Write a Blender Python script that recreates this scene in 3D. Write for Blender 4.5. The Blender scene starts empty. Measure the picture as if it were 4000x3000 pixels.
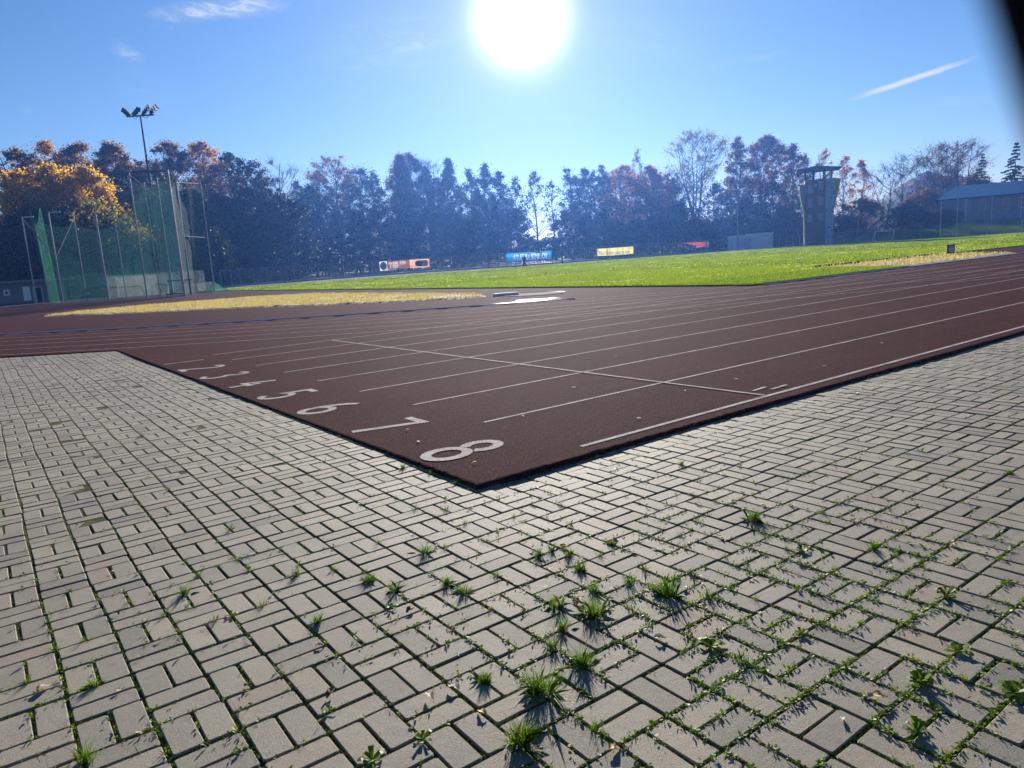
import bpy, bmesh, math, random
import numpy as np
from mathutils import Vector, Matrix

random.seed(7)
RNG = np.random.default_rng(7)
sc = bpy.context.scene
COL = sc.collection
rad = math.radians
EXPO = 1.3

# ------------------------------------------------------------------ camera calibration
# world frame: X runs along the home straight, Y across it into the field, Z up, metres
F = 2845.0
CAM = np.array([-3.3383, -3.7916, 1.3929])
def _rot(yaw, pitch, roll):
    f = np.array([np.cos(pitch)*np.cos(yaw), np.cos(pitch)*np.sin(yaw), np.sin(pitch)])
    r = np.array([np.sin(yaw), -np.cos(yaw), 0.]); u = np.cross(r, f)
    return np.array([r*np.cos(roll)+u*np.sin(roll), r*np.sin(roll)-u*np.cos(roll), f])
RM = _rot(0.9403, -0.1708, -0.0647)
def ray(u, v):
    d = np.array([(u-2000)/F, (v-1500)/F, 1.]) @ RM
    return d
def G(u, v, z=0.0):                      # ground point seen at a pixel of the survey photo
    d = ray(u, v); return CAM + (z-CAM[2])/d[2]*d
def A(u, v, D):                          # point at horizontal distance D along that sight line
    d = ray(u, v); return CAM + D/np.hypot(d[0], d[1])*d
def ztop(x, y, v):                       # height above (x, y) that is sighted at row v
    a = RM @ (np.array([x, y, 0.])-CAM); k = (v-1500)/F
    return -(a[1]-k*a[2])/(RM[1, 2]-k*RM[2, 2])

SUN_EL, SUN_AZ = rad(16.8), rad(51.5)
SUN = Vector((math.cos(SUN_EL)*math.cos(SUN_AZ), math.cos(SUN_EL)*math.sin(SUN_AZ), math.sin(SUN_EL)))

# ------------------------------------------------------------------ helpers
class MB:
    """collects vertices and faces of one mesh"""
    def __init__(s): s.v = []; s.f = []; s.n = 0; s.mi = []
    def add(s, V, Fs, m=0):
        V = np.asarray(V, float).reshape(-1, 3)
        s.v.append(V); s.f += [tuple(int(i)+s.n for i in q) for q in Fs]; s.mi += [m]*len(Fs); s.n += len(V)
    def box(s, c, h, M=None, m=0):
        P = np.array([[x, y, z] for z in (-1, 1) for y in (-1, 1) for x in (-1, 1)], float)*np.asarray(h, float)
        if M is not None: P = P @ np.asarray(M).T
        s.add(P+np.asarray(c, float), [(0, 2, 3, 1), (4, 5, 7, 6), (0, 1, 5, 4), (2, 6, 7, 3), (0, 4, 6, 2), (1, 3, 7, 5)], m)
    def tube(s, pts, r, n=6, m=0, cap=True):
        pts = np.asarray(pts, float); k = len(pts)
        r = np.broadcast_to(np.asarray(r, float), (k,))
        T = np.gradient(pts, axis=0); T /= np.linalg.norm(T, axis=1)[:, None]+1e-9
        up = np.where(np.abs(T[:, 2:3]) > .9, np.array([[1., 0, 0]]), np.array([[0, 0, 1.]]))
        U = np.cross(T, up); U /= np.linalg.norm(U, axis=1)[:, None]+1e-9
        W = np.cross(T, U)
        a = np.arange(n)*2*np.pi/n
        V = pts[:, None]+r[:, None, None]*(U[:, None]*np.cos(a)[None, :, None]+W[:, None]*np.sin(a)[None, :, None])
        Fs = [(i*n+j, i*n+(j+1) % n, (i+1)*n+(j+1) % n, (i+1)*n+j) for i in range(k-1) for j in range(n)]
        if cap: Fs += [tuple(range(n))[::-1], tuple(range((k-1)*n, k*n))]
        s.add(V.reshape(-1, 3), Fs, m)
    def bar(s, a, b, r, n=6, m=0): s.tube([a, b], r, n, m)
    def prism(s, poly, z0, z1, m=0):
        n = len(poly); V = [(x, y, z0) for x, y in poly]+[(x, y, z1) for x, y in poly]
        s.add(V, [tuple(range(n))[::-1], tuple(range(n, 2*n))]+[(i, (i+1) % n, n+(i+1) % n, n+i) for i in range(n)], m)
    def build(s, name, mats, parent=None, smooth=False, loc=None):
        me = bpy.data.meshes.new(name)
        V = np.concatenate(s.v) if s.v else np.zeros((0, 3))
        if parent is not None and loc is None: V = V-np.array(parent.location)
        if loc is not None: V = V-np.asarray(loc, float)
        me.from_pydata(V.tolist(), [], s.f)
        for mm in (mats if isinstance(mats, (list, tuple)) else [mats]): me.materials.append(mm)
        if any(s.mi): me.polygons.foreach_set('material_index', s.mi)
        if smooth: me.polygons.foreach_set('use_smooth', [True]*len(me.polygons))
        o = bpy.data.objects.new(name, me); COL.objects.link(o)
        if loc is not None: o.location = loc
        if parent is not None: o.parent = parent
        return o

def quads(name, V, mat, parent=None, k=4, origin=None):
    """fast mesh out of disjoint k-gons, V: (n*k, 3)"""
    V = np.asarray(V, np.float32).reshape(-1, 3)
    if origin is None and parent is not None: origin = np.array(parent.location)
    if origin is not None: V = V-np.asarray(origin, np.float32)
    n = len(V)//k
    me = bpy.data.meshes.new(name)
    me.vertices.add(n*k); me.vertices.foreach_set('co', V.astype(np.float32).ravel())
    me.loops.add(n*k); me.loops.foreach_set('vertex_index', np.arange(n*k, dtype=np.int32))
    me.polygons.add(n); me.polygons.foreach_set('loop_start', np.arange(0, n*k, k, dtype=np.int32))
    me.polygons.foreach_set('loop_total', np.full(n, k, np.int32))
    me.update(calc_edges=True); me.materials.append(mat)
    o = bpy.data.objects.new(name, me); COL.objects.link(o)
    if parent is not None: o.parent = parent
    elif origin is not None: o.location = [float(q) for q in origin]
    return o

def tag(o, label=None, cat=None, group=None, kind=None):
    if label: o['label'] = label
    if cat: o['category'] = cat
    if group: o['group'] = group
    if kind: o['kind'] = kind
    return o
def thing(name, label, cat, loc, group=None):
    o = bpy.data.objects.new(name, None); COL.objects.link(o); o.location = [float(q) for q in loc]
    o.empty_display_size = .1
    return tag(o, label, cat, group)

def text_mesh(s, size, extrude=.004, bold=0.0, align='CENTER'):
    cu = bpy.data.curves.new('lettering', 'FONT'); cu.body = s; cu.size = size; cu.extrude = extrude
    cu.align_x = align; cu.align_y = 'CENTER'; cu.offset = bold; cu.resolution_u = 4
    o = bpy.data.objects.new('lettering', cu); COL.objects.link(o)
    dg = bpy.context.evaluated_depsgraph_get()
    me = bpy.data.meshes.new_from_object(o.evaluated_get(dg))
    bpy.data.objects.remove(o); bpy.data.curves.remove(cu)
    return me
def lettering(name, s, size, M, mat, parent, bold=0.0, width=None, align='CENTER', extrude=.004):
    """letters laid with local x along M col 0, y along col 1; M is a world matrix"""
    me = text_mesh(s, size, extrude, bold, align); me.materials.clear(); me.materials.append(mat)
    o = bpy.data.objects.new(name, me); COL.objects.link(o)
    if width:
        xs = [v.co.x for v in me.vertices]; k = width/(max(xs)-min(xs))
        for v in me.vertices: v.co.x *= k
    me.transform(Matrix.Translation(-Vector(parent.location)) @ M)
    o.parent = parent
    return o

# ------------------------------------------------------------------ materials
def nodes(name):
    m = bpy.data.materials.new(name); m.use_nodes = True
    nt = m.node_tree; nt.nodes.clear()
    out = nt.nodes.new('ShaderNodeOutputMaterial')
    return m, nt, nt.nodes, nt.links, out
def N(nt, t, **kw):
    n = nt.nodes.new(t)
    for k, v in kw.items():
        if k[0] == 'i' and k[1:].isdigit(): n.inputs[int(k[1:])].default_value = v
        elif k in n.inputs.keys(): n.inputs[k].default_value = v
        else: setattr(n, k, v)
    return n
def rgba(c): return (c[0], c[1], c[2], 1)
def ramp(nt, stops):
    r = nt.nodes.new('ShaderNodeValToRGB'); e = r.color_ramp.elements
    while len(e) < len(stops): e.new(.5)
    for q, (p, c) in zip(e, stops): q.position = p; q.color = rgba(c) if len(c) == 3 else c
    return r
def mixc(nt, a, b, fac, mode='MIX'):
    m = nt.nodes.new('ShaderNodeMix'); m.data_type = 'RGBA'; m.blend_type = mode
    for sock, val in ((m.inputs[6], a), (m.inputs[7], b), (m.inputs[0], fac)):
        if hasattr(val, 'is_output'): nt.links.new(val, sock)
        else: sock.default_value = val if isinstance(val, (int, float)) else rgba(val)
    return m.outputs[2]
def noise(nt, scale, detail=4, rough=.6, vec=None, dist=0):
    n = N(nt, 'ShaderNodeTexNoise', Scale=scale, Detail=detail, Roughness=rough, Distortion=dist)
    if vec is not None: nt.links.new(vec, n.inputs['Vector'])
    return n.outputs['Fac']
def wpos(nt): return nt.nodes.new('ShaderNodeNewGeometry').outputs['Position']
def island(nt): return nt.nodes.new('ShaderNodeNewGeometry').outputs['Random Per Island']

def plain(name, c, rough=.6, metal=0., var=.25, scale=8., bump=0., bscale=60., spec=.5):
    m, nt, nd, L, out = nodes(name)
    b = N(nt, 'ShaderNodeBsdfPrincipled', Roughness=rough, Metallic=metal)
    b.inputs['Specular IOR Level'].default_value = spec
    pos = wpos(nt)
    n = noise(nt, scale, 5, .65, pos)
    lo = [q*(1-var) for q in c]; hi = [min(1, q*(1+var)) for q in c]
    r = ramp(nt, [(.3, lo), (.7, hi)]); L.new(n, r.inputs[0]); L.new(r.outputs[0], b.inputs['Base Color'])
    if bump:
        bp = N(nt, 'ShaderNodeBump', Strength=bump, Distance=.01)
        L.new(noise(nt, bscale, 3, .6, pos), bp.inputs['Height']); L.new(bp.outputs[0], b.inputs['Normal'])
    L.new(b.outputs[0], out.inputs[0])
    return m

def leafmat(name, cols, trans=.45, rough=.55, spec=.3):
    """leaf cards: diffuse + translucent, colour picked per leaf"""
    m, nt, nd, L, out = nodes(name)
    r = ramp(nt, [(i/(len(cols)-1) if len(cols) > 1 else 0, c) for i, c in enumerate(cols)])
    L.new(island(nt), r.inputs[0])
    b = N(nt, 'ShaderNodeBsdfPrincipled', Roughness=rough); b.inputs['Specular IOR Level'].default_value = spec
    t = nt.nodes.new('ShaderNodeBsdfTranslucent')
    L.new(r.outputs[0], b.inputs['Base Color'])
    L.new(mixc(nt, r.outputs[0], (1.25, 1.2, .55), 1., 'MULTIPLY'), t.inputs['Color'])
    mx = N(nt, 'ShaderNodeMixShader', i0=trans); L.new(b.outputs[0], mx.inputs[1]); L.new(t.outputs[0], mx.inputs[2])
    L.new(mx.outputs[0], out.inputs[0])
    return m

def mat_brick():
    m, nt, nd, L, out = nodes('concrete_paver')
    pos = wpos(nt); isl = island(nt)
    base = ramp(nt, [(0, (.18, .168, .138)), (.2, (.238, .217, .172)), (.62, (.27, .242, .188)), (.95, (.3, .265, .2)), (1, (.26, .2, .155))])
    L.new(isl, base.inputs[0])
    grit = noise(nt, 260, 5, .85, pos); gr = ramp(nt, [(.36, (.5, .5, .5)), (.5, (1, 1, 1)), (.62, (1.35, 1.33, 1.28))]); L.new(grit, gr.inputs[0])
    c = mixc(nt, base.outputs[0], gr.outputs[0], .9, 'MULTIPLY')
    big = noise(nt, 1.3, 4, .6, pos); br = ramp(nt, [(.3, (.78, .78, .8)), (.7, (1.12, 1.1, 1.06))]); L.new(big, br.inputs[0])
    c = mixc(nt, c, br.outputs[0], .8, 'MULTIPLY')
    st = noise(nt, 17, 6, .72, pos, 1.2); sr = ramp(nt, [(.56, (1, 1, 1)), (.74, (.62, .58, .5))]); L.new(st, sr.inputs[0])
    c = mixc(nt, c, sr.outputs[0], .55, 'MULTIPLY')
    b = N(nt, 'ShaderNodeBsdfPrincipled', Roughness=.75); b.inputs['Specular IOR Level'].default_value = .28
    L.new(c, b.inputs['Base Color'])
    b1 = N(nt, 'ShaderNodeBump', Strength=1., Distance=.0026); L.new(noise(nt, 230, 5, .8, pos), b1.inputs['Height'])
    b2 = N(nt, 'ShaderNodeBump', Strength=.5, Distance=.004); L.new(noise(nt, 28, 5, .6, pos), b2.inputs['Height'])
    L.new(b1.outputs[0], b2.inputs['Normal']); L.new(b2.outputs[0], b.inputs['Normal'])
    L.new(b.outputs[0], out.inputs[0]); return m

def mat_joint():
    m, nt, nd, L, out = nodes('joint_soil')
    pos = wpos(nt)
    r = ramp(nt, [(.32, (.03, .026, .016)), (.46, (.05, .048, .02)), (.58, (.08, .09, .018)), (.72, (.13, .14, .025))]); L.new(noise(nt, 9, 6, .7, pos), r.inputs[0])
    b = N(nt, 'ShaderNodeBsdfPrincipled', Roughness=.95); b.inputs['Specular IOR Level'].default_value = .1
    L.new(r.outputs[0], b.inputs['Base Color'])
    b1 = N(nt, 'ShaderNodeBump', Strength=1, Distance=.006); L.new(noise(nt, 150, 4, .7, pos), b1.inputs['Height']); L.new(b1.outputs[0], b.inputs['Normal'])
    L.new(b.outputs[0], out.inputs[0]); return m

def mat_track():
    m, nt, nd, L, out = nodes('rubber_granules')
    pos = wpos(nt)
    vor = N(nt, 'ShaderNodeTexVoronoi', Scale=190., Randomness=1.); 
    warp = N(nt, 'ShaderNodeVectorMath', operation='ADD'); nz = N(nt, 'ShaderNodeTexNoise', Scale=90., Detail=2.)
    L.new(pos, nz.inputs['Vector'])
    sub = N(nt, 'ShaderNodeVectorMath', operation='SCALE'); sub.inputs['Scale'].default_value = .012
    L.new(nz.outputs['Color'], sub.inputs[0]); L.new(pos, warp.inputs[0]); L.new(sub.outputs[0], warp.inputs[1]); L.new(warp.outputs[0], vor.inputs['Vector'])
    base = ramp(nt, [(0, (.014, .0035, .004)), (.42, (.047, .0125, .0145)), (.78, (.08, .023, .026)), (1, (.2, .092, .092))]); 
    sep = nt.nodes.new('ShaderNodeSeparateColor'); L.new(vor.outputs['Color'], sep.inputs[0]); L.new(sep.outputs[0], base.inputs[0])
    big = noise(nt, .35, 5, .6, pos); br = ramp(nt, [(.3, (.82, .84, .86)), (.7, (1.12, 1.08, 1.05))]); L.new(big, br.inputs[0])
    c = mixc(nt, base.outputs[0], br.outputs[0], .9, 'MULTIPLY')
    mpt = N(nt, 'ShaderNodeMapping'); mpt.inputs['Scale'].default_value = (.35, 1.3, 1); L.new(pos, mpt.inputs[0]); wr = noise(nt, 1.6, 7, .75, mpt.outputs[0], .6); wrr = ramp(nt, [(.38, (.8, .78, .78)), (.52, (1, 1, 1)), (.72, (1.45, 1.5, 1.5))]); L.new(wr, wrr.inputs[0])
    c = mixc(nt, c, wrr.outputs[0], .6, 'MULTIPLY')
    b = N(nt, 'ShaderNodeBsdfPrincipled', Roughness=.9); b.inputs['Specular IOR Level'].default_value = .015
    L.new(c, b.inputs['Base Color'])
    b1 = N(nt, 'ShaderNodeBump', Strength=1., Distance=.006); L.new(vor.outputs['Distance'], b1.inputs['Height']); b1.invert = True
    b2 = N(nt, 'ShaderNodeBump', Strength=.8, Distance=.004); L.new(noise(nt, 120, 4, .7, pos), b2.inputs['Height'])
    L.new(b1.outputs[0], b2.inputs['Normal']); L.new(b2.outputs[0], b.inputs['Normal'])
    L.new(b.outputs[0], out.inputs[0]); return m

def mat_paint():
    """worn white line paint on granules: the red rubber shows through the wear"""
    m, nt, nd, L, out = nodes('line_paint')
    pos = wpos(nt)
    n = noise(nt, 120, 4, .8, pos); n2 = noise(nt, 5, 5, .7, pos)
    add = N(nt, 'ShaderNodeMath', operation='MULTIPLY_ADD'); add.inputs[1].default_value = .35; L.new(n2, add.inputs[0]); L.new(n, add.inputs[2])
    r = ramp(nt, [(.56, (.06, .022, .02)), (.67, (.4, .35, .34)), (.85, (.6, .56, .53))]); L.new(add.outputs[0], r.inputs[0])
    b = N(nt, 'ShaderNodeBsdfPrincipled', Roughness=.85); b.inputs['Specular IOR Level'].default_value = .06; L.new(r.outputs[0], b.inputs['Base Color'])
    b1 = N(nt, 'ShaderNodeBump', Strength=1., Distance=.005); L.new(n, b1.inputs['Height']); L.new(b1.outputs[0], b.inputs['Normal'])
    L.new(b.outputs[0], out.inputs[0]); return m

def mat_lawn():
    m, nt, nd, L, out = nodes('lawn_soil')
    pos = wpos(nt)
    r = ramp(nt, [(.25, (.07, .12, .008)), (.5, (.11, .165, .012)), (.75, (.16, .21, .018))]); L.new(noise(nt, 1.6, 6, .7, pos), r.inputs[0])
    r2 = ramp(nt, [(.35, (.8, .85, .8)), (.65, (1.15, 1.1, 1.0))]); L.new(noise(nt, .12, 4, .6, pos), r2.inputs[0])
    c = mixc(nt, r.outputs[0], r2.outputs[0], .9, 'MULTIPLY')
    b = N(nt, 'ShaderNodeBsdfPrincipled', Roughness=.85); L.new(c, b.inputs['Base Color']); b.inputs['Specular IOR Level'].default_value = .0
    b.inputs['Sheen Weight'].default_value = .0; b.inputs['Sheen Roughness'].default_value = .45; b.inputs['Sheen Tint'].default_value = (.5, .85, .06, 1)
    b1 = N(nt, 'ShaderNodeBump', Strength=1., Distance=.08); L.new(noise(nt, 14, 5, .75, pos), b1.inputs['Height']); L.new(b1.outputs[0], b.inputs['Normal'])
    L.new(b.outputs[0], out.inputs[0]); return m

def mat_bark(name, a, b_):
    m, nt, nd, L, out = nodes(name)
    pos = wpos(nt); mp = N(nt, 'ShaderNodeMapping'); mp.inputs['Scale'].default_value = (1, 1, .25); L.new(pos, mp.inputs[0])
    r = ramp(nt, [(.35, a), (.65, b_)]); L.new(noise(nt, 5, 5, .7, mp.outputs[0]), r.inputs[0])
    b = N(nt, 'ShaderNodeBsdfPrincipled', Roughness=.9); L.new(r.outputs[0], b.inputs['Base Color'])
    L.new(b.outputs[0], out.inputs[0]); return m

def mat_net(name, c, alpha):
    """knotted netting far finer than a pixel: part of the light passes between the cords"""
    m, nt, nd, L, out = nodes(name)
    pos = wpos(nt)
    b = N(nt, 'ShaderNodeBsdfPrincipled', Roughness=.7); 
    r = ramp(nt, [(.3, [q*.75 for q in c]), (.7, [min(1, q*1.3) for q in c])]); L.new(noise(nt, 1.2, 4, .6, pos), r.inputs[0]); L.new(r.outputs[0], b.inputs['Base Color'])
    tl = nt.nodes.new('ShaderNodeBsdfTranslucent'); L.new(r.outputs[0], tl.inputs[0])
    mx = N(nt, 'ShaderNodeMixShader', i0=.5); L.new(b.outputs[0], mx.inputs[1]); L.new(tl.outputs[0], mx.inputs[2])
    tr = nt.nodes.new('ShaderNodeBsdfTransparent')
    w = ramp(nt, [(.3, (alpha*.8,)*3), (.7, (min(1, alpha*1.2),)*3)]); L.new(noise(nt, .5, 3, .6, pos), w.inputs[0])
    m2 = nt.nodes.new('ShaderNodeMixShader'); L.new(w.outputs[0], m2.inputs[0]); L.new(tr.outputs[0], m2.inputs[1]); L.new(mx.outputs[0], m2.inputs[2])
    L.new(m2.outputs[0], out.inputs[0]); return m

M = {}
M['brick'] = mat_brick(); M['joint'] = mat_joint(); M['track'] = mat_track(); M['paint'] = mat_paint(); M['lawn'] = mat_lawn()
M['steel'] = plain('galvanised_steel', (.3, .31, .33), .5, .3, .15, 20)
M['dsteel'] = plain('dark_painted_steel', (.035, .038, .045), .7, 0, .2, 20, 0, 60, .08)
M['alu'] = plain('brushed_aluminium', (.42, .40, .45), .12, .0, .1, 40, .15, 300, .12)
M['white'] = plain('white_paint', (.74, .75, .75), .45, 0, .08, 6)
M['wood'] = plain('weathered_wood', (.3, .23, .13), .8, 0, .3, 12)
M['dirt'] = plain('ground_soil', (.06, .065, .03), .95, 0, .5, .4, .8, 12)
M['concrete'] = plain('plain_concrete', (.36, .35, .33), .85, 0, .2, 3, .3, 60)
M['moss'] = leafmat('moss_cushions', [(.06, .075, .01), (.12, .16, .014), (.2, .24, .018), (.28, .28, .03)], .15, .9, .1)
M['weed'] = leafmat('weed_leaf', [(.06, .13, .012), (.11, .2, .018), (.17, .27, .025), (.26, .33, .05)], .5, .5, .2)
M['blade'] = leafmat('grass_blade', [(.035, .1, .01), (.06, .15, .012), (.09, .19, .016), (.2, .23, .04)], .5, .5, .2)
M['lawnblade'] = leafmat('lawn_blade', [(.12, .22, .014), (.185, .285, .02), (.25, .34, .03), (.35, .4, .07)], .55, .7, .0)
M['straw'] = leafmat('dry_straw', [(.42, .32, .15), (.6, .49, .25), (.72, .62, .36), (.45, .41, .17)], .35, .8, .05)
M['strawbase'] = plain('dry_turf', (.37, .28, .14), .9, 0, .4, 3, 1, 20)
M['sand'] = plain('raked_sand', (.34, .26, .17), .95, 0, .35, 5, 1, 9)
for k, cols in {'orange': [(.24, .095, .01), (.42, .19, .014), (.55, .27, .02), (.27, .15, .025)],
                'gold': [(.46, .25, .012), (.66, .4, .018), (.76, .5, .03), (.38, .27, .03)],
                'brown': [(.1, .052, .012), (.2, .1, .02), (.3, .155, .028), (.13, .095, .02)],
                'red': [(.11, .042, .015), (.19, .075, .02), (.26, .11, .03), (.14, .07, .02)],
                'olive': [(.02, .03, .01), (.035, .045, .012), (.055, .06, .016), (.09, .07, .016)],
                'dark': [(.007, .014, .009), (.013, .022, .012), (.02, .03, .014), (.03, .03, .014)],
                'yellow': [(.12, .12, .02), (.2, .19, .03), (.28, .24, .04), (.14, .09, .02)],
                'fir': [(.012, .028, .016), (.02, .042, .022), (.03, .055, .028), (.022, .036, .02)]}.items():
    M['leaf_'+k] = leafmat('leaf_'+k, cols, .6 if k in ('gold', 'orange', 'yellow', 'brown') else .3 if k in ('dark', 'olive', 'fir') else .5)
M['bark'] = mat_bark('grey_bark', (.03, .025, .02), (.075, .062, .05))
M['birchbark'] = mat_bark('pale_bark', (.12, .11, .1), (.42, .4, .37))
M['green_net'] = mat_net('green_netting', (.03, .092, .082), .27)
M['green_fold'] = mat_net('gathered_green_netting', (.06, .22, .14), .5)
M['goal_net'] = mat_net('pale_netting', (.5, .52, .5), .2)
M['wire'] = mat_net('wire_mesh', (.08, .1, .1), .1)

# ------------------------------------------------------------------ world: sky, sun, haze
w = bpy.data.worlds.new('World'); sc.world = w; w.use_nodes = True
nt = w.node_tree; nt.nodes.clear(); L = nt.links
out = nt.nodes.new('ShaderNodeOutputWorld'); bg = nt.nodes.new('ShaderNodeBackground'); L.new(bg.outputs[0], out.inputs[0])
sky = nt.nodes.new('ShaderNodeTexSky'); sky.sky_type = 'NISHITA'; sky.sun_disc = False
sky.sun_elevation = SUN_EL; sky.sun_rotation = math.pi/2-SUN_AZ; sky.air_density = 1.0; sky.dust_density = 0.; sky.ozone_density = 1.0; sky.altitude = 350
SKY_IN = sky.outputs[0]
tc = nt.nodes.new('ShaderNodeTexCoord'); dirn = N(nt, 'ShaderNodeVectorMath', operation='NORMALIZE'); L.new(tc.outputs['Generated'], dirn.inputs[0])
DV = dirn.outputs[0]
def wm(op, a, b=None, c=None, clamp=False):
    n = nt.nodes.new('ShaderNodeMath'); n.operation = op; n.use_clamp = clamp
    for i, q in enumerate((a, b, c)):
        if q is None: continue
        if hasattr(q, 'is_output'): L.new(q, n.inputs[i])
        else: n.inputs[i].default_value = q
    return n.outputs[0]
def wdot(vec):
    n = N(nt, 'ShaderNodeVectorMath', operation='DOT_PRODUCT'); L.new(DV, n.inputs[0]); n.inputs[1].default_value = tuple(vec); return n.outputs['Value']
def maprange(v, a, b, c=0., d=1., smooth=True):
    n = nt.nodes.new('ShaderNodeMapRange'); n.interpolation_type = 'SMOOTHSTEP' if smooth else 'LINEAR'
    L.new(v, n.inputs[0])
    for i, q in enumerate((a, b, c, d)): n.inputs[i+1].default_value = q
    return n.outputs[0]
def unit(u, v): d = ray(u, v); return d/np.linalg.norm(d)
ang = wm('ARCCOSINE', wm('MINIMUM', wdot(SUN), .999999))           # angle from the sun
def band(p0, p1, half, fade, nscale, amp):
    """a streak of ice cloud along the great circle p0-p1"""
    a, b = unit(*p0), unit(*p1); n = np.cross(a, b); n /= np.linalg.norm(n); mid = a+b; mid /= np.linalg.norm(mid)
    t = np.cross(n, mid); L2 = np.arccos(a@b)/2
    nz = N(nt, 'ShaderNodeTexNoise', Scale=nscale, Detail=6., Roughness=.65); L.new(DV, nz.inputs['Vector'])
    off = wm('MULTIPLY_ADD', wm('SUBTRACT', nz.outputs['Fac'], .5), amp, wdot(n))
    d = wm('ABSOLUTE', off)
    al = wm('ABSOLUTE', wdot(t))
    ends = maprange(al, L2*fade, L2, 1., 0.)
    front = maprange(wdot(mid), .3, .5)
    return wm('MULTIPLY', wm('MULTIPLY', maprange(d, half*.15, half, 1., 0.), ends), front)
nzc = N(nt, 'ShaderNodeTexNoise', Scale=26., Detail=8., Roughness=.7, Distortion=.8)
mpc = N(nt, 'ShaderNodeMapping'); mpc.inputs['Scale'].default_value = (1, 1, 3.2); L.new(DV, mpc.inputs[0]); L.new(mpc.outputs[0], nzc.inputs['Vector'])
wisp = maprange(nzc.outputs['Fac'], .4, .68)
D8 = 4000/2212
clouds = None
for p0, p1, half, fade, ns, amp, dens, useN in [
        ((1815*D8, 223*D8), (2135*D8, 116*D8), .0042, .2, 60, .004, .95, False),
        ((300*D8, 38*D8), (640*D8, 2*D8), .0135, .35, 30, .012, .85, True),
        ((225*D8, 88*D8), (320*D8, 138*D8), .010, .2, 40, .012, .4, True),
        ((40*D8, 236*D8), (75*D8, 238*D8), .006, .1, 40, .006, .25, True),
        ((355*D8, 60*D8), (378*D8, 62*D8), .004, .1, 40, .004, .3, True),
        ((780*D8, 140*D8), (1020*D8, 62*D8), .011, .1, 40, .012, .38, True),
        ((620*D8, 135*D8), (1080*D8, 60*D8), .05, .1, 12, .05, .16, True),
        ((1240*D8, 60*D8), (1560*D8, 110*D8), .03, .1, 14, .03, .10, True),
        ((1480*D8, 150*D8), (1760*D8, 105*D8), .006, .1, 25, .008, .12, True),
        ((1900*D8, 260*D8), (2200*D8, 200*D8), .02, .1, 16, .03, .12, True),
        ((200*D8, 190*D8), (420*D8, 200*D8), .03, .1, 14, .03, .08, True)]:
    b = wm('MULTIPLY', band(p0, p1, half, fade, ns, amp), dens)
    if useN: b = wm('MULTIPLY', b, wm('MULTIPLY_ADD', wisp, .85, .15))
    clouds = b if clouds is None else wm('MAXIMUM', clouds, b)
# deepen the blue: autumn air clearer than the model's
sp_ = nt.nodes.new('ShaderNodeSeparateColor'); L.new(SKY_IN, sp_.inputs[0]); cb_ = nt.nodes.new('ShaderNodeCombineColor')
for i_, (k_, p_) in enumerate(((.56, 1.5), (.60, 1.12), (.84, 1.0))):
    L.new(wm('MULTIPLY', wm('POWER', wm('MULTIPLY', sp_.outputs[i_], .123), p_), k_/.123), cb_.inputs[i_])
cl = nt.nodes.new('ShaderNodeMix'); cl.data_type = 'RGBA'; L.new(clouds, cl.inputs[0]); L.new(cb_.outputs[0], cl.inputs[6]); cl.inputs[7].default_value = (5.6, 5.9, 6.3, 1)
# circumsolar aureole in the thin cirrus
ga = wm('MULTIPLY', wm('POWER', 2.718, wm('MULTIPLY', wm('POWER', wm('DIVIDE', ang, .0405), 2.0), -1.)), 26.)
gb = wm('MULTIPLY', wm('POWER', 2.718, wm('DIVIDE', ang, -.13)), 3.2)
gd = wm('MULTIPLY', wm('POWER', 2.718, wm('DIVIDE', ang, -.38)), .95)
glow = wm('ADD', wm('ADD', ga, gb), gd)
gc = nt.nodes.new('ShaderNodeMix'); gc.data_type = 'RGBA'; gc.blend_type = 'ADD'; gc.inputs[0].default_value = 1.; L.new(cl.outputs[2], gc.inputs[6])
gv = N(nt, 'ShaderNodeVectorMath', operation='SCALE'); gv.inputs[0].default_value = (1., .92, .98); L.new(glow, gv.inputs['Scale']); L.new(gv.outputs[0], gc.inputs[7])
L.new(gc.outputs[2], bg.inputs['Color']); bg.inputs['Strength'].default_value = .05

sun = bpy.data.lights.new('sun', 'SUN'); sun.energy = 4.0; sun.angle = rad(.55); sun.color = (1., .93, .82)
so = bpy.data.objects.new('sun', sun); COL.objects.link(so); so.rotation_euler = SUN.to_track_quat('Z', 'Y').to_euler(); so.location = SUN*60

def mat_haze():
    m, nt, nd, L, out = nodes('autumn_haze')
    v = nt.nodes.new('ShaderNodeVolumePrincipled'); v.inputs['Color'].default_value = (.13, .34, 1., 1)
    v.inputs['Density'].default_value = .0004; v.inputs['Anisotropy'].default_value = .62
    L.new(v.outputs[0], out.inputs['Volume']); return m
hz = MB(); hz.box((60, 90, 20.5), (440, 420, 23.)); ho = hz.build('haze', mat_haze()); tag(ho, kind='stuff')

# ------------------------------------------------------------------ ground, pavement
C0 = np.array([26.3, 46.26])            # centre of the near bend
g = MB(); n = 40
xs = np.linspace(-370, 490, n); ys = np.linspace(-320, 500, n)
g.add([(x, y, -.06) for y in ys for x in xs], [(i*n+j, i*n+j+1, (i+1)*n+j+1, (i+1)*n+j) for i in range(n-1) for j in range(n-1)])
tag(g.build('ground', M['dirt']), kind='structure')

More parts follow.
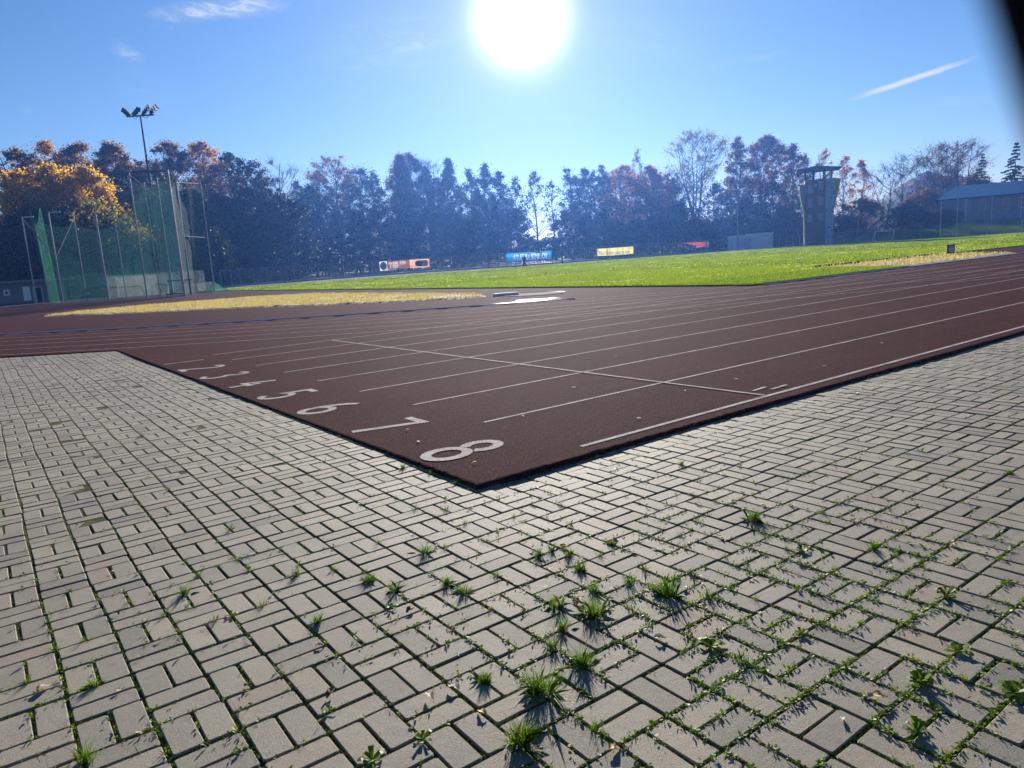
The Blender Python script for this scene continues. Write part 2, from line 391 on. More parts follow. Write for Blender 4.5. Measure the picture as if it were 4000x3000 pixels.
PZ = .0145; KP = 1-PZ/CAM[2]
MOD, TH, OX, OY = .2052*KP, -.0026, CAM[0]+(-1.4248-CAM[0])*KP, CAM[1]+(.04-CAM[1])*KP
cth, sth = math.cos(TH), math.sin(TH)
def pw(i, j):                            # paving grid (rows i towards the viewer, columns j along X) -> world
    x = OX+MOD*(cth*j+sth*i); y = OY+MOD*(sth*j-cth*i)
    return x, y
def wob(x, y):                           # slow settlement waves in the laid courses
    return (.005*np.sin(1.9*y+.7*x)+.003*np.sin(5.3*y-1.1*x+1), .004*np.sin(1.7*x+.4*y)+.0025*np.sin(4.9*x+2.2*y))
def sag(x, y):
    s = PZ+.004*np.sin(.8*x+1.1*y)+.003*np.sin(2.1*x-.6*y)
    return s-.012*np.exp(-((y+.17)/.2)**2)*(x > -.9)
def in_pave(x, y, m=.12):
    return ((x < -1.01+m) and (math.hypot(x-C0[0], y-C0[1]) > 42.95-m)) or y < -.17+m
GAP, CH = .0112, .0030
bricks = MB()
R2 = random.Random(3)
BR = []                                  # kept for the joints: (cx, cy, hx, hy)
for i in range(-92, 24):
    for j in range(-40, 78):
        cx, cy = pw(i+.5, j+.5)
        if not (-8.5 < cx < 14 and -7.5 < cy < 18.5) or not in_pave(cx, cy, .22): continue
        if cx > 9.5 and cy < -5: continue
        Hb = (i+j) % 2 == 0
        for s in (-.25, .25):
            if Hb: bx, by = pw(i+.5+s, j+.5); hx, hy = (MOD-GAP)/2, (MOD/2-GAP)/2
            else: bx, by = pw(i+.5, j+.5+s); hx, hy = (MOD/2-GAP)/2, (MOD-GAP)/2
            if not in_pave(bx, by, .1): continue
            dx, dy = wob(bx, by)
            BR.append((bx+dx, by+dy, hx, hy))
bv = []; bf = []
q8 = np.array([(-1, -1), (1, -1), (1, 1), (-1, 1)], float)
for k, (bx, by, hx, hy) in enumerate(BR):
    bx += R2.gauss(0, .0012); by += R2.gauss(0, .0012); a = R2.gauss(0, .007)+TH
    z0 = float(sag(bx, by))+R2.gauss(0, .0013); tx, ty = R2.gauss(0, .007), R2.gauss(0, .007)
    ca, sa = math.cos(a), math.sin(a)
    near = (bx-CAM[0])**2+(by-CAM[1])**2 < 42
    cr = .006
    def ring(ix, iy, z):
        if near:
            pts = []
            for sx, sy in ((-1, -1), (1, -1), (1, 1), (-1, 1)):
                c1 = min(cr, ix*.5)
                p1 = (sx*ix, sy*(iy-c1)); p2 = (sx*(ix-c1), sy*iy)
                pts += [p1, p2] if sx*sy < 0 else [p2, p1]
                if sx*sy > 0: pass
            # order corners counter-clockwise
            pts.sort(key=lambda p: math.atan2(p[1]/iy, p[0]/ix))
        else: pts = [(-ix, -iy), (ix, -iy), (ix, iy), (-ix, iy)]
        return [(bx+ca*x-sa*y, by+sa*x+ca*y, z0+z+tx*x+ty*y) for x, y in pts]
    r0, r1, r2 = ring(hx, hy, -.03), ring(hx, hy, -CH), ring(hx-CH, hy-CH, 0)
    m = len(r0); b0 = len(bv); bv += r0+r1+r2
    bf.append(tuple(range(b0+2*m, b0+3*m)))
    for q in range(m):
        q2 = (q+1) % m
        bf += [(b0+q, b0+q2, b0+m+q2, b0+m+q), (b0+m+q, b0+m+q2, b0+2*m+q2, b0+2*m+q)]
bricks.add(bv, bf)
pav = bricks.build('pavement', M['brick']); tag(pav, kind='structure')
# joint bed just under the brick tops
jb = MB(); nx, ny = 150, 180
xs = np.linspace(-9, 14.5, nx); ys = np.linspace(-8, 19, ny)
jb.add([(x, y, float(sag(x, y))-.0075+.0045*(1/(1+math.exp(-(y-.6-.0*x)*2.2)))*(x < -.9)) for y in ys for x in xs], [(a*nx+b, a*nx+b+1, (a+1)*nx+b+1, (a+1)*nx+b) for a in range(ny-1) for b in range(nx-1)])
tag(jb.build('paving_bed', M['joint'], smooth=True), kind='structure')

# ------------------------------------------------------------------ running track (one sheet, 4 cm proud of the paving)
def arc(c, r, a0, a1, n): return [(c[0]+r*math.cos(t), c[1]+r*math.sin(t)) for t in np.linspace(a0, a1, n)]
C1 = np.array([110.7, 46.26])
yA = -.166; ro = 42.9
aN = math.atan2(13.22-C0[1], -1.009-C0[0])
outl = []
rr = random.Random(5)
def seg(p, q, step):
    L_ = math.dist(p, q); k = max(2, int(L_/step))
    return [(p[0]+(q[0]-p[0])*t/k, p[1]+(q[1]-p[1])*t/k) for t in range(k)]
outl += seg((-1.009, yA), (6, yA), .03)+seg((6, yA), (20, yA), .2)+seg((20, yA), (110.7, yA), 3)
outl += arc(C1, 46.26+.24, -math.pi/2, math.pi/2, 60)[1:]
outl += [(x, C0[1]+ro) for x in np.linspace(110, 27, 12)]
outl += arc(C0, ro, math.pi/2, 2*math.pi+aN, 90)
outl = outl[:-1]+seg((-1.009, 13.2), (-1.009, 5), .12)+seg((-1.009, 5), (-1.009, yA), .03)
P = np.array(outl)
jit = np.array([(rr.gauss(0, .0022), rr.gauss(0, .0022)) for _ in P])*(np.hypot(P[:, 0]-CAM[0], P[:, 1]-CAM[1]) < 20)[:, None]
P = P+jit
T = np.roll(P, -1, 0)-np.roll(P, 1, 0); T /= np.linalg.norm(T, axis=1)[:, None]; NI = np.stack([-T[:, 1], T[:, 0]], 1)  # inward (ccw)
tb = MB(); k = len(P); rings = []
for off, z in ((0, -.05), (0.0, .026), (.007, .036), (.02, .04)):
    wv = np.array([rr.gauss(0, .0012) for _ in range(k)]) if z > .0 and z < .04 else 0
    Q = P+NI*off; rings.append(np.stack([Q[:, 0], Q[:, 1], np.full(k, z)+wv], 1))
tb.add(np.concatenate(rings), [(a*k+b, a*k+(b+1) % k, (a+1)*k+(b+1) % k, (a+1)*k+b) for a in range(3) for b in range(k)]+[tuple(range(3*k, 4*k))])
track = tb.build('track', M['track']); tag(track, kind='structure')
bm = bmesh.new(); bm.from_mesh(track.data); bmesh.ops.triangulate(bm, faces=[f for f in bm.faces if len(f.verts) > 4]); bm.to_mesh(track.data); bm.free()

ZL = .044
def strip(pts, wdt, name='lane_line', parent=track, z=ZL):
    pts = np.asarray(pts, float); T = np.gradient(pts, axis=0); T /= np.linalg.norm(T, axis=1)[:, None]; Nn = np.stack([-T[:, 1], T[:, 0]], 1)*wdt/2
    V = np.concatenate([np.c_[pts-Nn, np.full(len(pts), z)], np.c_[pts+Nn, np.full(len(pts), z)]]); m_ = len(pts)
    mb = MB(); mb.add(V, [(a, a+1, m_+a+1, m_+a) for a in range(m_-1)]); return mb.build(name, M['paint'], parent)
for kk in range(9):
    y = (8-kk)*1.22 if kk else 9.72
    strip([(x, y) for x in np.linspace(0, 110.7, 60)], .046 if kk == 8 else .036)
strip([(2.2224, .025), (2.2224, 9.69)], .036, 'start_line', z=ZL+.004)
for kk in range(6):
    r_ = 36.5+.3*(kk == 0)+1.22*kk-.02
    strip(arc(C0, r_, math.pi*1.5-.02, math.pi*.5, 70), .034, 'lane_line', z=ZL+.002 if kk else ZL+.006)
    strip(arc(C1, r_, -math.pi*.5, math.pi*.5, 50), .034, 'lane_line', z=ZL+.002)
# short take-over marks by the finish
for x0, y0, l, a in ((2.35, .23, .22, .1), (2.5, .14, .26, .05), (5.6, 1.2, .4, .05)):
    strip([(x0, y0), (x0+l*math.cos(a), y0+l*math.sin(a))], .035, 'lane_mark', z=ZL+.002)

def digit_strokes(d):
    """centre lines in a 1 x 2 box (x right, y up)"""
    a = lambda cx, cy, rx, ry, t0, t1, n=14: [(cx+rx*math.cos(math.radians(t)), cy+ry*math.sin(math.radians(t))) for t in np.linspace(t0, t1, n)]
    return {'1': [[(.5, 0), (.5, 2)]],
            '2': [a(.5, 1.5, .42, .42, 160, -35)+[(.08, .06)]+[(.95, .06)]],
            '3': [a(.48, 1.52, .4, .4, 150, -75)+a(.48, .52, .46, .5, 75, -150)],
            '4': [[(.45, 1.95), (.08, .75), (.95, .75)], [(.66, 1.25), (.66, .9)], [(.66, .6), (.66, 0)]],
            '5': [[(.88, 1.93), (.22, 1.93), (.14, 1.05)]+a(.46, .62, .44, .56, 125, -150)],
            '6': [a(.5, .55, .42, .5, 100, 460, 24), a(.92, .62, .84, 1.34, 180, 108, 10)],
            '7': [[(.05, 1.9), (.93, 1.9), (.4, 0)]],
            '8': [a(.5, 1.5, .36, .42, -55, 235, 22), a(.5, .52, .43, .5, 90, 450, 26)]}[d]
for kk in range(1, 9):
    cy = (8-kk+.5)*1.22-.02
    mb = MB()
    for si, s_ in enumerate(digit_strokes(str(kk))):
        p = np.array(s_, float)
        # dense resample, local (x right, y up) -> world: up = +X, right = -Y
        Q = np.stack([-.92+p[:, 1]*.31, cy-(p[:, 0]-.5)*.31], 1)
        T_ = np.gradient(Q, axis=0); 
        dseg = np.diff(Q, axis=0); dn = dseg/(np.linalg.norm(dseg, axis=1)[:, None]+1e-9)
        nn = np.zeros_like(Q); nrm = np.stack([-dn[:, 1], dn[:, 0]], 1)
        nn[0] = nrm[0]; nn[-1] = nrm[-1]
        for q in range(1, len(Q)-1):
            b_ = nrm[q-1]+nrm[q]; b_ /= np.linalg.norm(b_)+1e-9; nn[q] = b_/max(.45, b_@nrm[q])
        wd = .04 if kk > 1 else .024
        zz = ZL+.0015*si
        V = np.concatenate([np.c_[Q-nn*wd, np.full(len(Q), zz)], np.c_[Q+nn*wd, np.full(len(Q), zz)]]); m_ = len(Q)
        mb.add(V, [(a, a+1, m_+a+1, m_+a) for a in range(m_-1)])
    o = mb.build('lane_number', M['paint'], track)

# ------------------------------------------------------------------ field
FZ = .085
fo = [(16.62, 10.35), (27.0, 10.35), (28.0, 13.6), (28.1, 15.2), (40.8, 15.15), (112, 14.9)]
fo += [p for p in arc(C1, 36.0, -math.pi/2+.5, math.pi/2, 40)]+[(x, 82.3) for x in np.linspace(109, 27, 12)]
fo += [p for p in arc(C0, 36.0, math.pi/2, math.pi/2+.27, 8)]
P = []
for a, b in zip(fo, fo[1:]+fo[:1]): P += seg(a, b, .35)
P = np.array(P)+np.array([(rr.gauss(0, .012), rr.gauss(0, .012)) for _ in P])
fm = MB(); k = len(P)
fm.add(np.concatenate([np.c_[P, np.full(k, -.04)], np.c_[P, np.full(k, FZ)]]), [(b, (b+1) % k, k+(b+1) % k, k+b) for b in range(k)]+[tuple(range(k, 2*k))])
field = fm.build('field', M['lawn']); tag(field, kind='structure')
bm = bmesh.new(); bm.from_mesh(field.data); bmesh.ops.triangulate(bm, faces=[f for f in bm.faces if len(f.verts) > 4]); bm.to_mesh(field.data); bm.free()
POLY = np.array(fo)
def inside(poly, X, Y):
    c = np.zeros(len(X), bool); j = len(poly)-1
    for i in range(len(poly)):
        xi, yi = poly[i]; xj, yj = poly[j]
        t = ((yi > Y) != (yj > Y)) & (X < (xj-xi)*(Y-yi)/(yj-yi+1e-12)+xi); c ^= t; j = i
    return c
def blades(n, X, Y, Z, h, wd, lean, rng, curl=0.):
    """one bent quad pair per blade -> (n*2*4, 3)"""
    az = rng.uniform(0, 2*np.pi, n); yaw = rng.uniform(0, 2*np.pi, n)
    l = np.abs(rng.normal(0, lean, n)); H = h*rng.uniform(.55, 1.25, n)
    dx, dy = np.cos(az)*np.sin(l), np.sin(az)*np.sin(l); dz = np.cos(l)
    wx, wy = np.cos(yaw)*wd/2, np.sin(yaw)*wd/2
    B = np.stack([X, Y, Z], 1); Mid = B+np.stack([dx, dy, dz], 1)*(H*.55)[:, None]
    l2 = l+curl*rng.uniform(.3, 1, n)
    Tp = Mid+np.stack([np.cos(az)*np.sin(l2), np.sin(az)*np.sin(l2), np.cos(l2)], 1)*(H*.45)[:, None]
    W = np.stack([wx*np.ones(n), wy*np.ones(n), np.zeros(n)], 1)
    return np.stack([B-W, B+W, Mid+W*.7, Tp+W*.12, Tp-W*.12, Mid-W*.7], 1).reshape(-1, 3)   # hexagon blades
rng = np.random.default_rng(11)
# lawn blades, denser towards the viewer
def lawn(n, x0, x1, y0, y1, h, wd):
    X = rng.uniform(x0, x1, n); Y = rng.uniform(y0, y1, n); ok = inside(POLY, X, Y); X, Y = X[ok], Y[ok]
    return blades(len(X), X, Y, np.full(len(X), FZ-.005), h, wd, .5, rng, .4)
V = np.concatenate([lawn(90000, 16.5, 32, 10.2, 34, .055, .012), lawn(90000, 16.5, 62, 14, 60, .06, .03), lawn(110000, 10, 150, 14, 83, .06, .07)])
go = quads('grass', V, M['lawnblade'], k=6); tag(go, kind='stuff')
cx_, cy_ = rng.uniform(17, 110, 420), rng.uniform(11, 82, 420); X = (cx_[:, None]+rng.normal(0, .55, (420, 26))).ravel(); Y = (cy_[:, None]+rng.normal(0, .3, (420, 26))).ravel()
ok = inside(POLY, X, Y); X, Y = X[ok], Y[ok]
tag(quads('glint_blades', blades(len(X), X, Y, np.full(len(X), FZ+.025), .05, .05, 1.35, rng, .2), leafmat('pale_glint', [(.5, .52, .3), (.66, .66, .45)], .5, .8, .1), k=6), kind='stuff')  # pale blade clusters: wet glints on the lawn put into the colour

# dry-grass patch inside the bend, pale straw lying in ridges
sp = [(-.45, 38.5), (1.9, 33.6), (6.2, 27.3), (8.0, 23.4), (9.8, 20.5), (11.2, 18.9), (12.0, 18.6), (12.9, 20.4), (13.1, 24), (13.2, 33), (13.0, 37.6), (10.8, 41.2), (5, 42.3), (1.5, 41)]
sp = np.array(sp)
def patch(poly, name, z0, amp, mat, step=.22, seed=0):
    x0, y0 = poly.min(0); x1, y1 = poly.max(0); nx = int((x1-x0)/step)+1; ny = int((y1-y0)/step)+1
    X, Y = np.meshgrid(np.linspace(x0, x1, nx), np.linspace(y0, y1, ny)); ins = inside(poly, X.ravel(), Y.ravel()).reshape(X.shape)
    r_ = np.random.default_rng(seed); H = r_.uniform(0, 1, X.shape)
    for _ in range(2): H = (H+np.roll(H, 1, 0)+np.roll(H, 1, 1)+np.roll(H, -1, 0)+np.roll(H, -1, 1))/5
    H = (H-H.min())/(H.max()-H.min())
    Z = np.where(ins, z0+amp*H, .034)
    mb = MB(); fs = []
    for a in range(ny-1):
        for b in range(nx-1):
            if ins[a, b] or ins[a+1, b] or ins[a, b+1] or ins[a+1, b+1]: fs.append((a*nx+b, a*nx+b+1, (a+1)*nx+b+1, (a+1)*nx+b))
    mb.add(np.stack([X.ravel(), Y.ravel(), Z.ravel()], 1), fs); o = mb.build(name, mat, smooth=False); return o
tag(patch(sp, 'dry_turf', .044, .085, M['strawbase'], .2, 1), kind='structure')
n = 130000; X = rng.uniform(-.5, 13.3, n); Y = rng.uniform(18.4, 42.4, n); ok = inside(sp, X, Y); X, Y = X[ok], Y[ok]
cl_ = np.sin(X*2.1+np.sin(Y*1.7))*np.sin(Y*1.9+np.cos(X*1.3)); keep = rng.uniform(-1, 1, len(X)) < cl_+.5; X, Y = X[keep], Y[keep]
so_ = quads('dry_grass', blades(len(X), X, Y, np.full(len(X), .06), .11, .022, 1.0, rng, .7), M['straw'], k=6); tag(so_, kind='stuff')

# long-jump pit beside the kerb: sand lies below the lawn
pit = np.array([(27.0, 10.5), (28.05, 13.5), (28.15, 15.1), (40.6, 15.05), (41.2, 14.6), (38.6, 10.75)])
tag(patch(pit, 'sand_pit', .042, .08, M['sand'], .3, 4), kind='structure')
n = 3200; X = rng.uniform(27, 41, n); Y = rng.uniform(10.5, 15.1, n); ok = inside(pit, X, Y); X, Y = X[ok], Y[ok]
o = quads('pit_straw', blades(len(X), X, Y, np.full(len(X), .09), .12, .04, 1.1, rng, .7), M['straw'], k=6); tag(o, kind='stuff')

# ------------------------------------------------------------------ trees
def leaf_cards(C, R_, n_per, size, rng, flat=.75, droop=0.):
    """ragged leaf clumps: n_per quads scattered in each ellipsoid C (k,3), radii R_ (k,)"""
    k = len(C); n = k*n_per
    d = rng.normal(size=(n, 3)); d /= np.linalg.norm(d, axis=1)[:, None]
    rr_ = np.abs(rng.normal(0, .62, n)).clip(0, 1.5)
    c = np.repeat(C, n_per, 0)+d*(np.repeat(R_, n_per)*rr_)[:, None]*np.array([1, 1, flat])
    a = rng.normal(size=(n, 3)); a /= np.linalg.norm(a, axis=1)[:, None]
    if droop: a = a*(1-droop)+np.array([0, 0, -1])*droop; a /= np.linalg.norm(a, axis=1)[:, None]
    b = np.cross(a, rng.normal(size=(n, 3))); b /= np.linalg.norm(b, axis=1)[:, None]+1e-9
    s = size*rng.uniform(.5, 1.35, n); t = s*rng.uniform(.45, .95, n)
    A_ = a*s[:, None]*.5; B_ = b*t[:, None]*.5
    sk = rng.uniform(-.5, .5, (n, 1))
    return np.stack([c-A_, c+B_+A_*sk, c+A_, c-B_+A_*sk*.6], 1).reshape(-1, 3)

def envelope(shape, s):
    if shape == 'round': return np.sin(np.pi*np.clip(s*.9+.1, 0, 1)**.85)**.6
    if shape == 'column': return (np.clip(s*5, 0, 1)**.5)*(1-s**1.9)**.9*.96+.04
    if shape == 'cone': return (1-s)**.85*np.clip(s*8, .3, 1)+.02
    if shape == 'vase': return .25+.75*np.clip(s*1.5, 0, 1)**.7*(1-np.clip((s-.72)/.28, 0, 1)**2)**.5
    return np.ones_like(s)

def tree(name, label, u, v, D, Wm, cb, shape, leaf, dens=1.0, clumps=46, cr=1.5, lsize=.42, nl=70, stems=1, bark='bark', seed=0, group='trees around the sports ground',
         cat='tree', twig=6, droop=0., trunk_r=None, lean=0., flat=.75, z0=0., twr=.018):
    """u, v: survey pixel of the top (on the 2212 px wide photo), D: distance, Wm: crown radius in metres"""
    if 618 < u < 1745 and 160 < D < 222: D, Wm, cr, lsize, twr = D*1.2, Wm*1.2, cr*1.2, lsize*1.15, twr*1.2
    if 940 < u < 1450 and 'slender' in name: dens *= .8
    rg = np.random.default_rng(seed+1000)
    P3 = A(u*D8, v*D8, D); H = P3[2]-z0; base = np.array([P3[0], P3[1], z0])
    root = thing(name, label, cat, base, group)
    hb = cb*H
    tr = trunk_r or .011*H+.05
    if leaf and dens >= .5: clumps, cr, lsize, nl = clumps*2.3, cr*.95, lsize*.82, nl*1.35
    elif leaf: clumps = clumps*1.3
    if shape in ('column', 'round') and cat == 'tree': Wm *= 1.15
    k = max(4, int(clumps))
    s = rg.uniform(0, 1, k)**.85; s[:3] = (.97, .9, .93)
    az = rg.uniform(0, 2*np.pi, k)+np.arange(k)*2.4
    rd = envelope(shape, s)*Wm*np.sqrt(rg.uniform(.08, 1, k)); rd[0] *= .2
    C = np.stack([rd*np.cos(az), rd*np.sin(az), hb+s*(H-hb)-cr*.55*(s > .8)], 1)+rg.normal(0, .25, (k, 3))
    C[:, 2] = np.minimum(C[:, 2], H-cr*.4)
    R_ = cr*rg.uniform(.55, 1.25, k)*(.65+.35*envelope(shape, s))
    wood = MB()
    ph = rg.uniform(0, 6.28); tops = []
    for st in range(stems):
        a0 = ph+st*2*np.pi/max(1, stems); sp_ = 0 if stems == 1 else Wm*.42
        hh = H*(.93 if stems == 1 else rg.uniform(.72, .92)); nseg = 9
        t = np.linspace(0, 1, nseg)
        fork = .0 if stems == 1 else .22
        off = np.clip((t-fork)/(1-fork), 0, 1)**.8*sp_
        wx = np.cumsum(rg.normal(0, .012*H, nseg))*t; wy = np.cumsum(rg.normal(0, .012*H, nseg))*t
        pts = np.stack([np.cos(a0)*off+wx+lean*H*t, np.sin(a0)*off+wy, t*hh], 1); pts[0, 2] = -.3
        rad_ = tr*(1-t*.86)*(1 if stems == 1 else .75); rad_[0] *= 1.35
        wood.tube(pts, rad_, 7); tops.append((pts, rad_))
    for q in range(k):
        pts, rad_ = tops[q % stems]
        zc = C[q, 2]; reach = np.hypot(C[q, 0], C[q, 1])
        za = np.clip(zc-reach*rg.uniform(.5, 1.1)-.02*H, hb*.75 if stems == 1 else .2*H, pts[-1, 2]*.97)
        p0 = np.array([np.interp(za, pts[:, 2], pts[:, i]) for i in range(3)]); r0 = np.interp(za, pts[:, 2], rad_)*.42
        mid = p0*.5+C[q]*.5+np.array([0, 0, -.06*reach])+rg.normal(0, .15, 3)
        wood.tube([p0, p0*.7+mid*.3, mid, mid*.45+C[q]*.55, C[q]], np.array([r0, r0*.8, r0*.55, r0*.38, .02])*.9+.012, 4, cap=False)
        for _ in range(twig):
            e = C[q]+rg.normal(0, .62 if leaf and dens >= .5 else 1., 3)*R_[q]*np.array([.8, .8, .65])+np.array([0, 0, R_[q]*(.35 if not droop else -.5)])
            st_ = mid*rg.uniform(0, .6)+C[q]*1.0; st_ = C[q]*(1-.35*rg.uniform())+mid*.0+0.35*rg.uniform()*0
            st_ = C[q]+(mid-C[q])*rg.uniform(0, .7)
            wood.tube([st_, (st_+e)/2+rg.normal(0, .12, 3), e], [twr*1.5, twr, twr*.5], 3, cap=False)
    wood.build('trunk', M[bark], root, loc=None) if False else None
    o = wood.build('trunk', M[bark]); o.parent = root
    if leaf:
        kk = leaf if isinstance(leaf, (list, tuple)) else [leaf]
        V = leaf_cards(C, R_, max(3, int(nl*dens)), lsize, rg, flat, droop)
        o = quads('crown', V, M['leaf_'+kk[0]]); o.parent = root
    return root

def conifer(name, label, u, v, D, Wm, seed=0, group='trees around the sports ground', leaf='fir', z0=0., cb=.12, lay=26, dens=1.):
    rg = np.random.default_rng(seed+500); P3 = A(u*D8, v*D8, D); H = P3[2]-z0
    root = thing(name, label, 'tree', (P3[0], P3[1], z0), group)
    wood = MB(); wood.tube([(0, 0, -.3), (0, 0, H*.5), (0, 0, H*.97)], [.012*H+.06, .008*H, .02], 7)
    Cs, Rs = [], []
    for q in range(lay):
        t = q/(lay-1); z = H*(cb+(1-cb)*t); rr_ = Wm*(1-t)**.9*rg.uniform(.75, 1.1)+.15
        nb = max(4, int(9*(1-t)+3))
        for b in range(nb):
            a = rg.uniform(0, 6.28); r1 = rr_*rg.uniform(.55, 1.1); dz = -r1*rg.uniform(.15, .4)
            e = np.array([r1*np.cos(a), r1*np.sin(a), z+dz]); wood.tube([(0, 0, z), e*.6+np.array([0, 0, z])*.4+np.array([0, 0, .1]), e], [.05, .035, .015], 3, cap=False)
            for w_ in (.35, .6, .82, 1.): Cs.append(np.array([0, 0, z])*(1-w_)+e*w_); Rs.append(.28+.34*(1-t)*(1.1-w_*.5))
    Cs.append(np.array([0, 0, H*.985])); Rs.append(.25)
    o = wood.build('trunk', M['bark']); o.parent = root
    o = quads('crown', leaf_cards(np.array(Cs), np.array(Rs)*1.25, max(2, int(9*dens)), .38, rg, .5, .45), M['leaf_'+leaf]); o.parent = root
    return root

# --- left: behind the shed and the throwing cage
T = tree
T('autumn_tree', 'brown-leaved tree at the far left edge behind the golden tree', 22, 314, 150, 6.4, .2, 'round', 'brown', 1.2, 60, 1.7, seed=1)
T('autumn_tree', 'wide rusty crown rising above the left half of the golden tree', 92, 300, 152, 7.2, .2, 'round', 'orange', 1.2, 66, 1.6, seed=2)
T('autumn_tree', 'rusty tree above the gap of the golden crown tops, right of the widest rusty crown', 165, 300, 150, 7.0, .2, 'round', 'brown', 1.2, 60, 1.6, seed=3)
T('autumn_tree', 'tall olive-brown dense tree left of the floodlight mast', 232, 303, 146, 7.0, .12, 'round', 'brown', 1.6, 80, 1.6, seed=4)
T('autumn_tree', 'dark olive tree close on the left of the floodlight mast', 270, 350, 150, 6.0, .15, 'round', 'olive', 1.5, 60, 1.6, seed=5)
T('golden_tree', 'leftmost golden-yellow crown at the left edge of the picture', 34, 362, 112, 4.4, .1, 'round', 'gold', 2.0, 60, 1.35, seed=6, lsize=.36, group='golden trees behind the shed')
T('golden_tree', 'broad golden-yellow crown over the shed door', 108, 350, 114, 4.6, .1, 'round', 'gold', 2.0, 66, 1.35, seed=7, lsize=.36, group='golden trees behind the shed')
T('golden_tree', 'golden crown at the right end of the yellow group beside dark trees', 172, 352, 112, 4.4, .1, 'round', 'gold', 2.0, 60, 1.3, seed=8, lsize=.36, group='golden trees behind the shed')
T('green_tree', 'olive-green tree below the golden crowns over the shed', 60, 440, 104, 4.8, .03, 'round', 'olive', 1.7, 56, 1.4, seed=9, lsize=.36)
T('pollarded_tree', 'pollarded tree with thick bare stubs above the cage net', 205, 425, 100, 3.6, .35, 'vase', 'yellow', .45, 30, 1.0, seed=10, stems=4, trunk_r=.42, lsize=.34)
T('green_tree', 'olive tree behind the left end of the throwing cage', 145, 436, 106, 4.4, .03, 'round', 'olive', 1.6, 50, 1.4, seed=11, lsize=.36)
T('green_tree', 'mottled yellow-green tree behind the low net of the cage', 250, 455, 104, 4.2, .03, 'round', 'yellow', 1.2, 46, 1.3, seed=12, lsize=.34)
T('autumn_tree', 'round dense brown crown just right of the floodlight mast', 358, 301, 150, 7.4, .18, 'round', 'brown', 1.5, 76, 1.7, seed=13)
T('autumn_tree', 'orange-brown crown above the high net of the cage', 428, 301, 154, 7.0, .18, 'round', 'orange', 1.3, 66, 1.6, seed=14)
T('thin_tree', 'sparse blue-grey tree beside the floodlight mast', 300, 346, 160, 3.6, .3, 'round', 'dark', .55, 40, 1.3, seed=15)
T('slender_tree', 'slim dark tree with gaps right of the orange-brown crown', 492, 320, 152, 5.2, .25, 'round', 'dark', .65, 44, 1.4, seed=16)
T('slender_tree', 'open dark tree left of the bare birch', 542, 340, 150, 5.4, .25, 'round', 'olive', .55, 46, 1.4, seed=17)
T('bare_tree', 'leafless pale tree with a fan of fine twigs above the fence', 594, 334, 158, 5.2, .3, 'vase', None, 0, 48, 1.6, seed=18, twig=16, bark='birchbark')
T('green_tree', 'dark tree behind the high right panel of the cage', 405, 400, 126, 5.0, .05, 'round', 'olive', 1.4, 60, 1.5, seed=19)
T('green_tree', 'dark green tree right of the cage', 470, 412, 130, 5.2, .04, 'round', 'dark', 1.5, 60, 1.6, seed=20)
T('green_tree', 'dark green tree over the fence gate', 535, 398, 136, 5.4, .04, 'round', 'dark', 1.5, 64, 1.6, seed=21)
T('green_tree', 'dark dense tree left of the brown billboard under the bare tree', 605, 412, 142, 5.6, .04, 'round', 'dark', 1.6, 66, 1.7, seed=22)
T('green_tree', 'dark olive tree behind the cage net between posts', 330, 400, 122, 5.0, .05, 'round', 'olive', 1.4, 60, 1.5, seed=23)

# --- centre: the dark wood
T('leafy_tree', 'open-crowned tree with reddish leaves left of the tallest wood', 714, 332, 186, 6.4, .28, 'vase', 'brown', .6, 70, 1.7, seed=30)
T('leafy_tree', 'loose dark tree with sky gaps right of the open reddish crown', 778, 360, 184, 5.8, .25, 'round', 'olive', .75, 60, 1.8, seed=31)
T('leafy_tree', 'dark bush-topped tree in the low dip of the treeline', 665, 396, 176, 5.4, .08, 'round', 'dark', 1.2, 60, 1.8, seed=32)
T('leafy_tree', 'broad brown-tinged tree above the brown billboard', 862, 326, 178, 7.2, .06, 'cone', 'brown', 1.3, 110, 1.8, seed=33)
T('leafy_tree', 'dense blue-dark round crown right of the broad brown-tinged tree', 884, 326, 190, 5.2, .2, 'round', 'dark', 1.8, 70, 1.8, seed=34)
T('bare_tree', 'fine bare twigs sticking up between two dark crowns', 916, 338, 198, 4.6, .4, 'vase', None, 0, 40, 1.5, seed=35, twig=14)
T('conifer', 'ragged dark conifer with a narrow top right of the fine bare twigs', 966, 338, 192, 6.4, .06, 'cone', 'dark', 1.5, 90, 1.5, seed=36)
T('slender_tree', 'dark slim tree with a pointed top above the bleachers', 1046, 350, 190, 4.6, .15, 'column', 'dark', .9, 60, 1.5, seed=37)
T('slender_tree', 'slim tree left of the one with the pointed top', 1012, 362, 188, 4.2, .18, 'column', 'olive', .75, 50, 1.5, seed=38)
T('slender_tree', 'narrow hazy tree above the left end of the blue banner', 1078, 364, 194, 4.0, .2, 'column', 'dark', .8, 50, 1.5, seed=39)
T('slender_tree', 'narrow tree directly over the blue banner lettering', 1112, 376, 192, 3.4, .3, 'column', 'dark', .6, 40, 1.4, seed=40)
T('slender_tree', 'airy tree with bent top over the right end of the blue banner', 1154, 364, 192, 3.8, .35, 'column', 'olive', .5, 40, 1.4, seed=41)
T('slender_tree', 'leaning bare-stemmed tree in the bright gap right of the blue banner', 1190, 386, 190, 2.8, .5, 'column', 'olive', .35, 26, 1.2, seed=42, lean=.03)
T('slender_tree', 'narrow tree on the right rim of the bright gap', 1222, 358, 194, 3.8, .3, 'column', 'dark', .6, 46, 1.4, seed=43)
T('slender_tree', 'tall slim tree left of the yellow banner', 1262, 358, 196, 4.2, .25, 'column', 'dark', .75, 54, 1.5, seed=44)
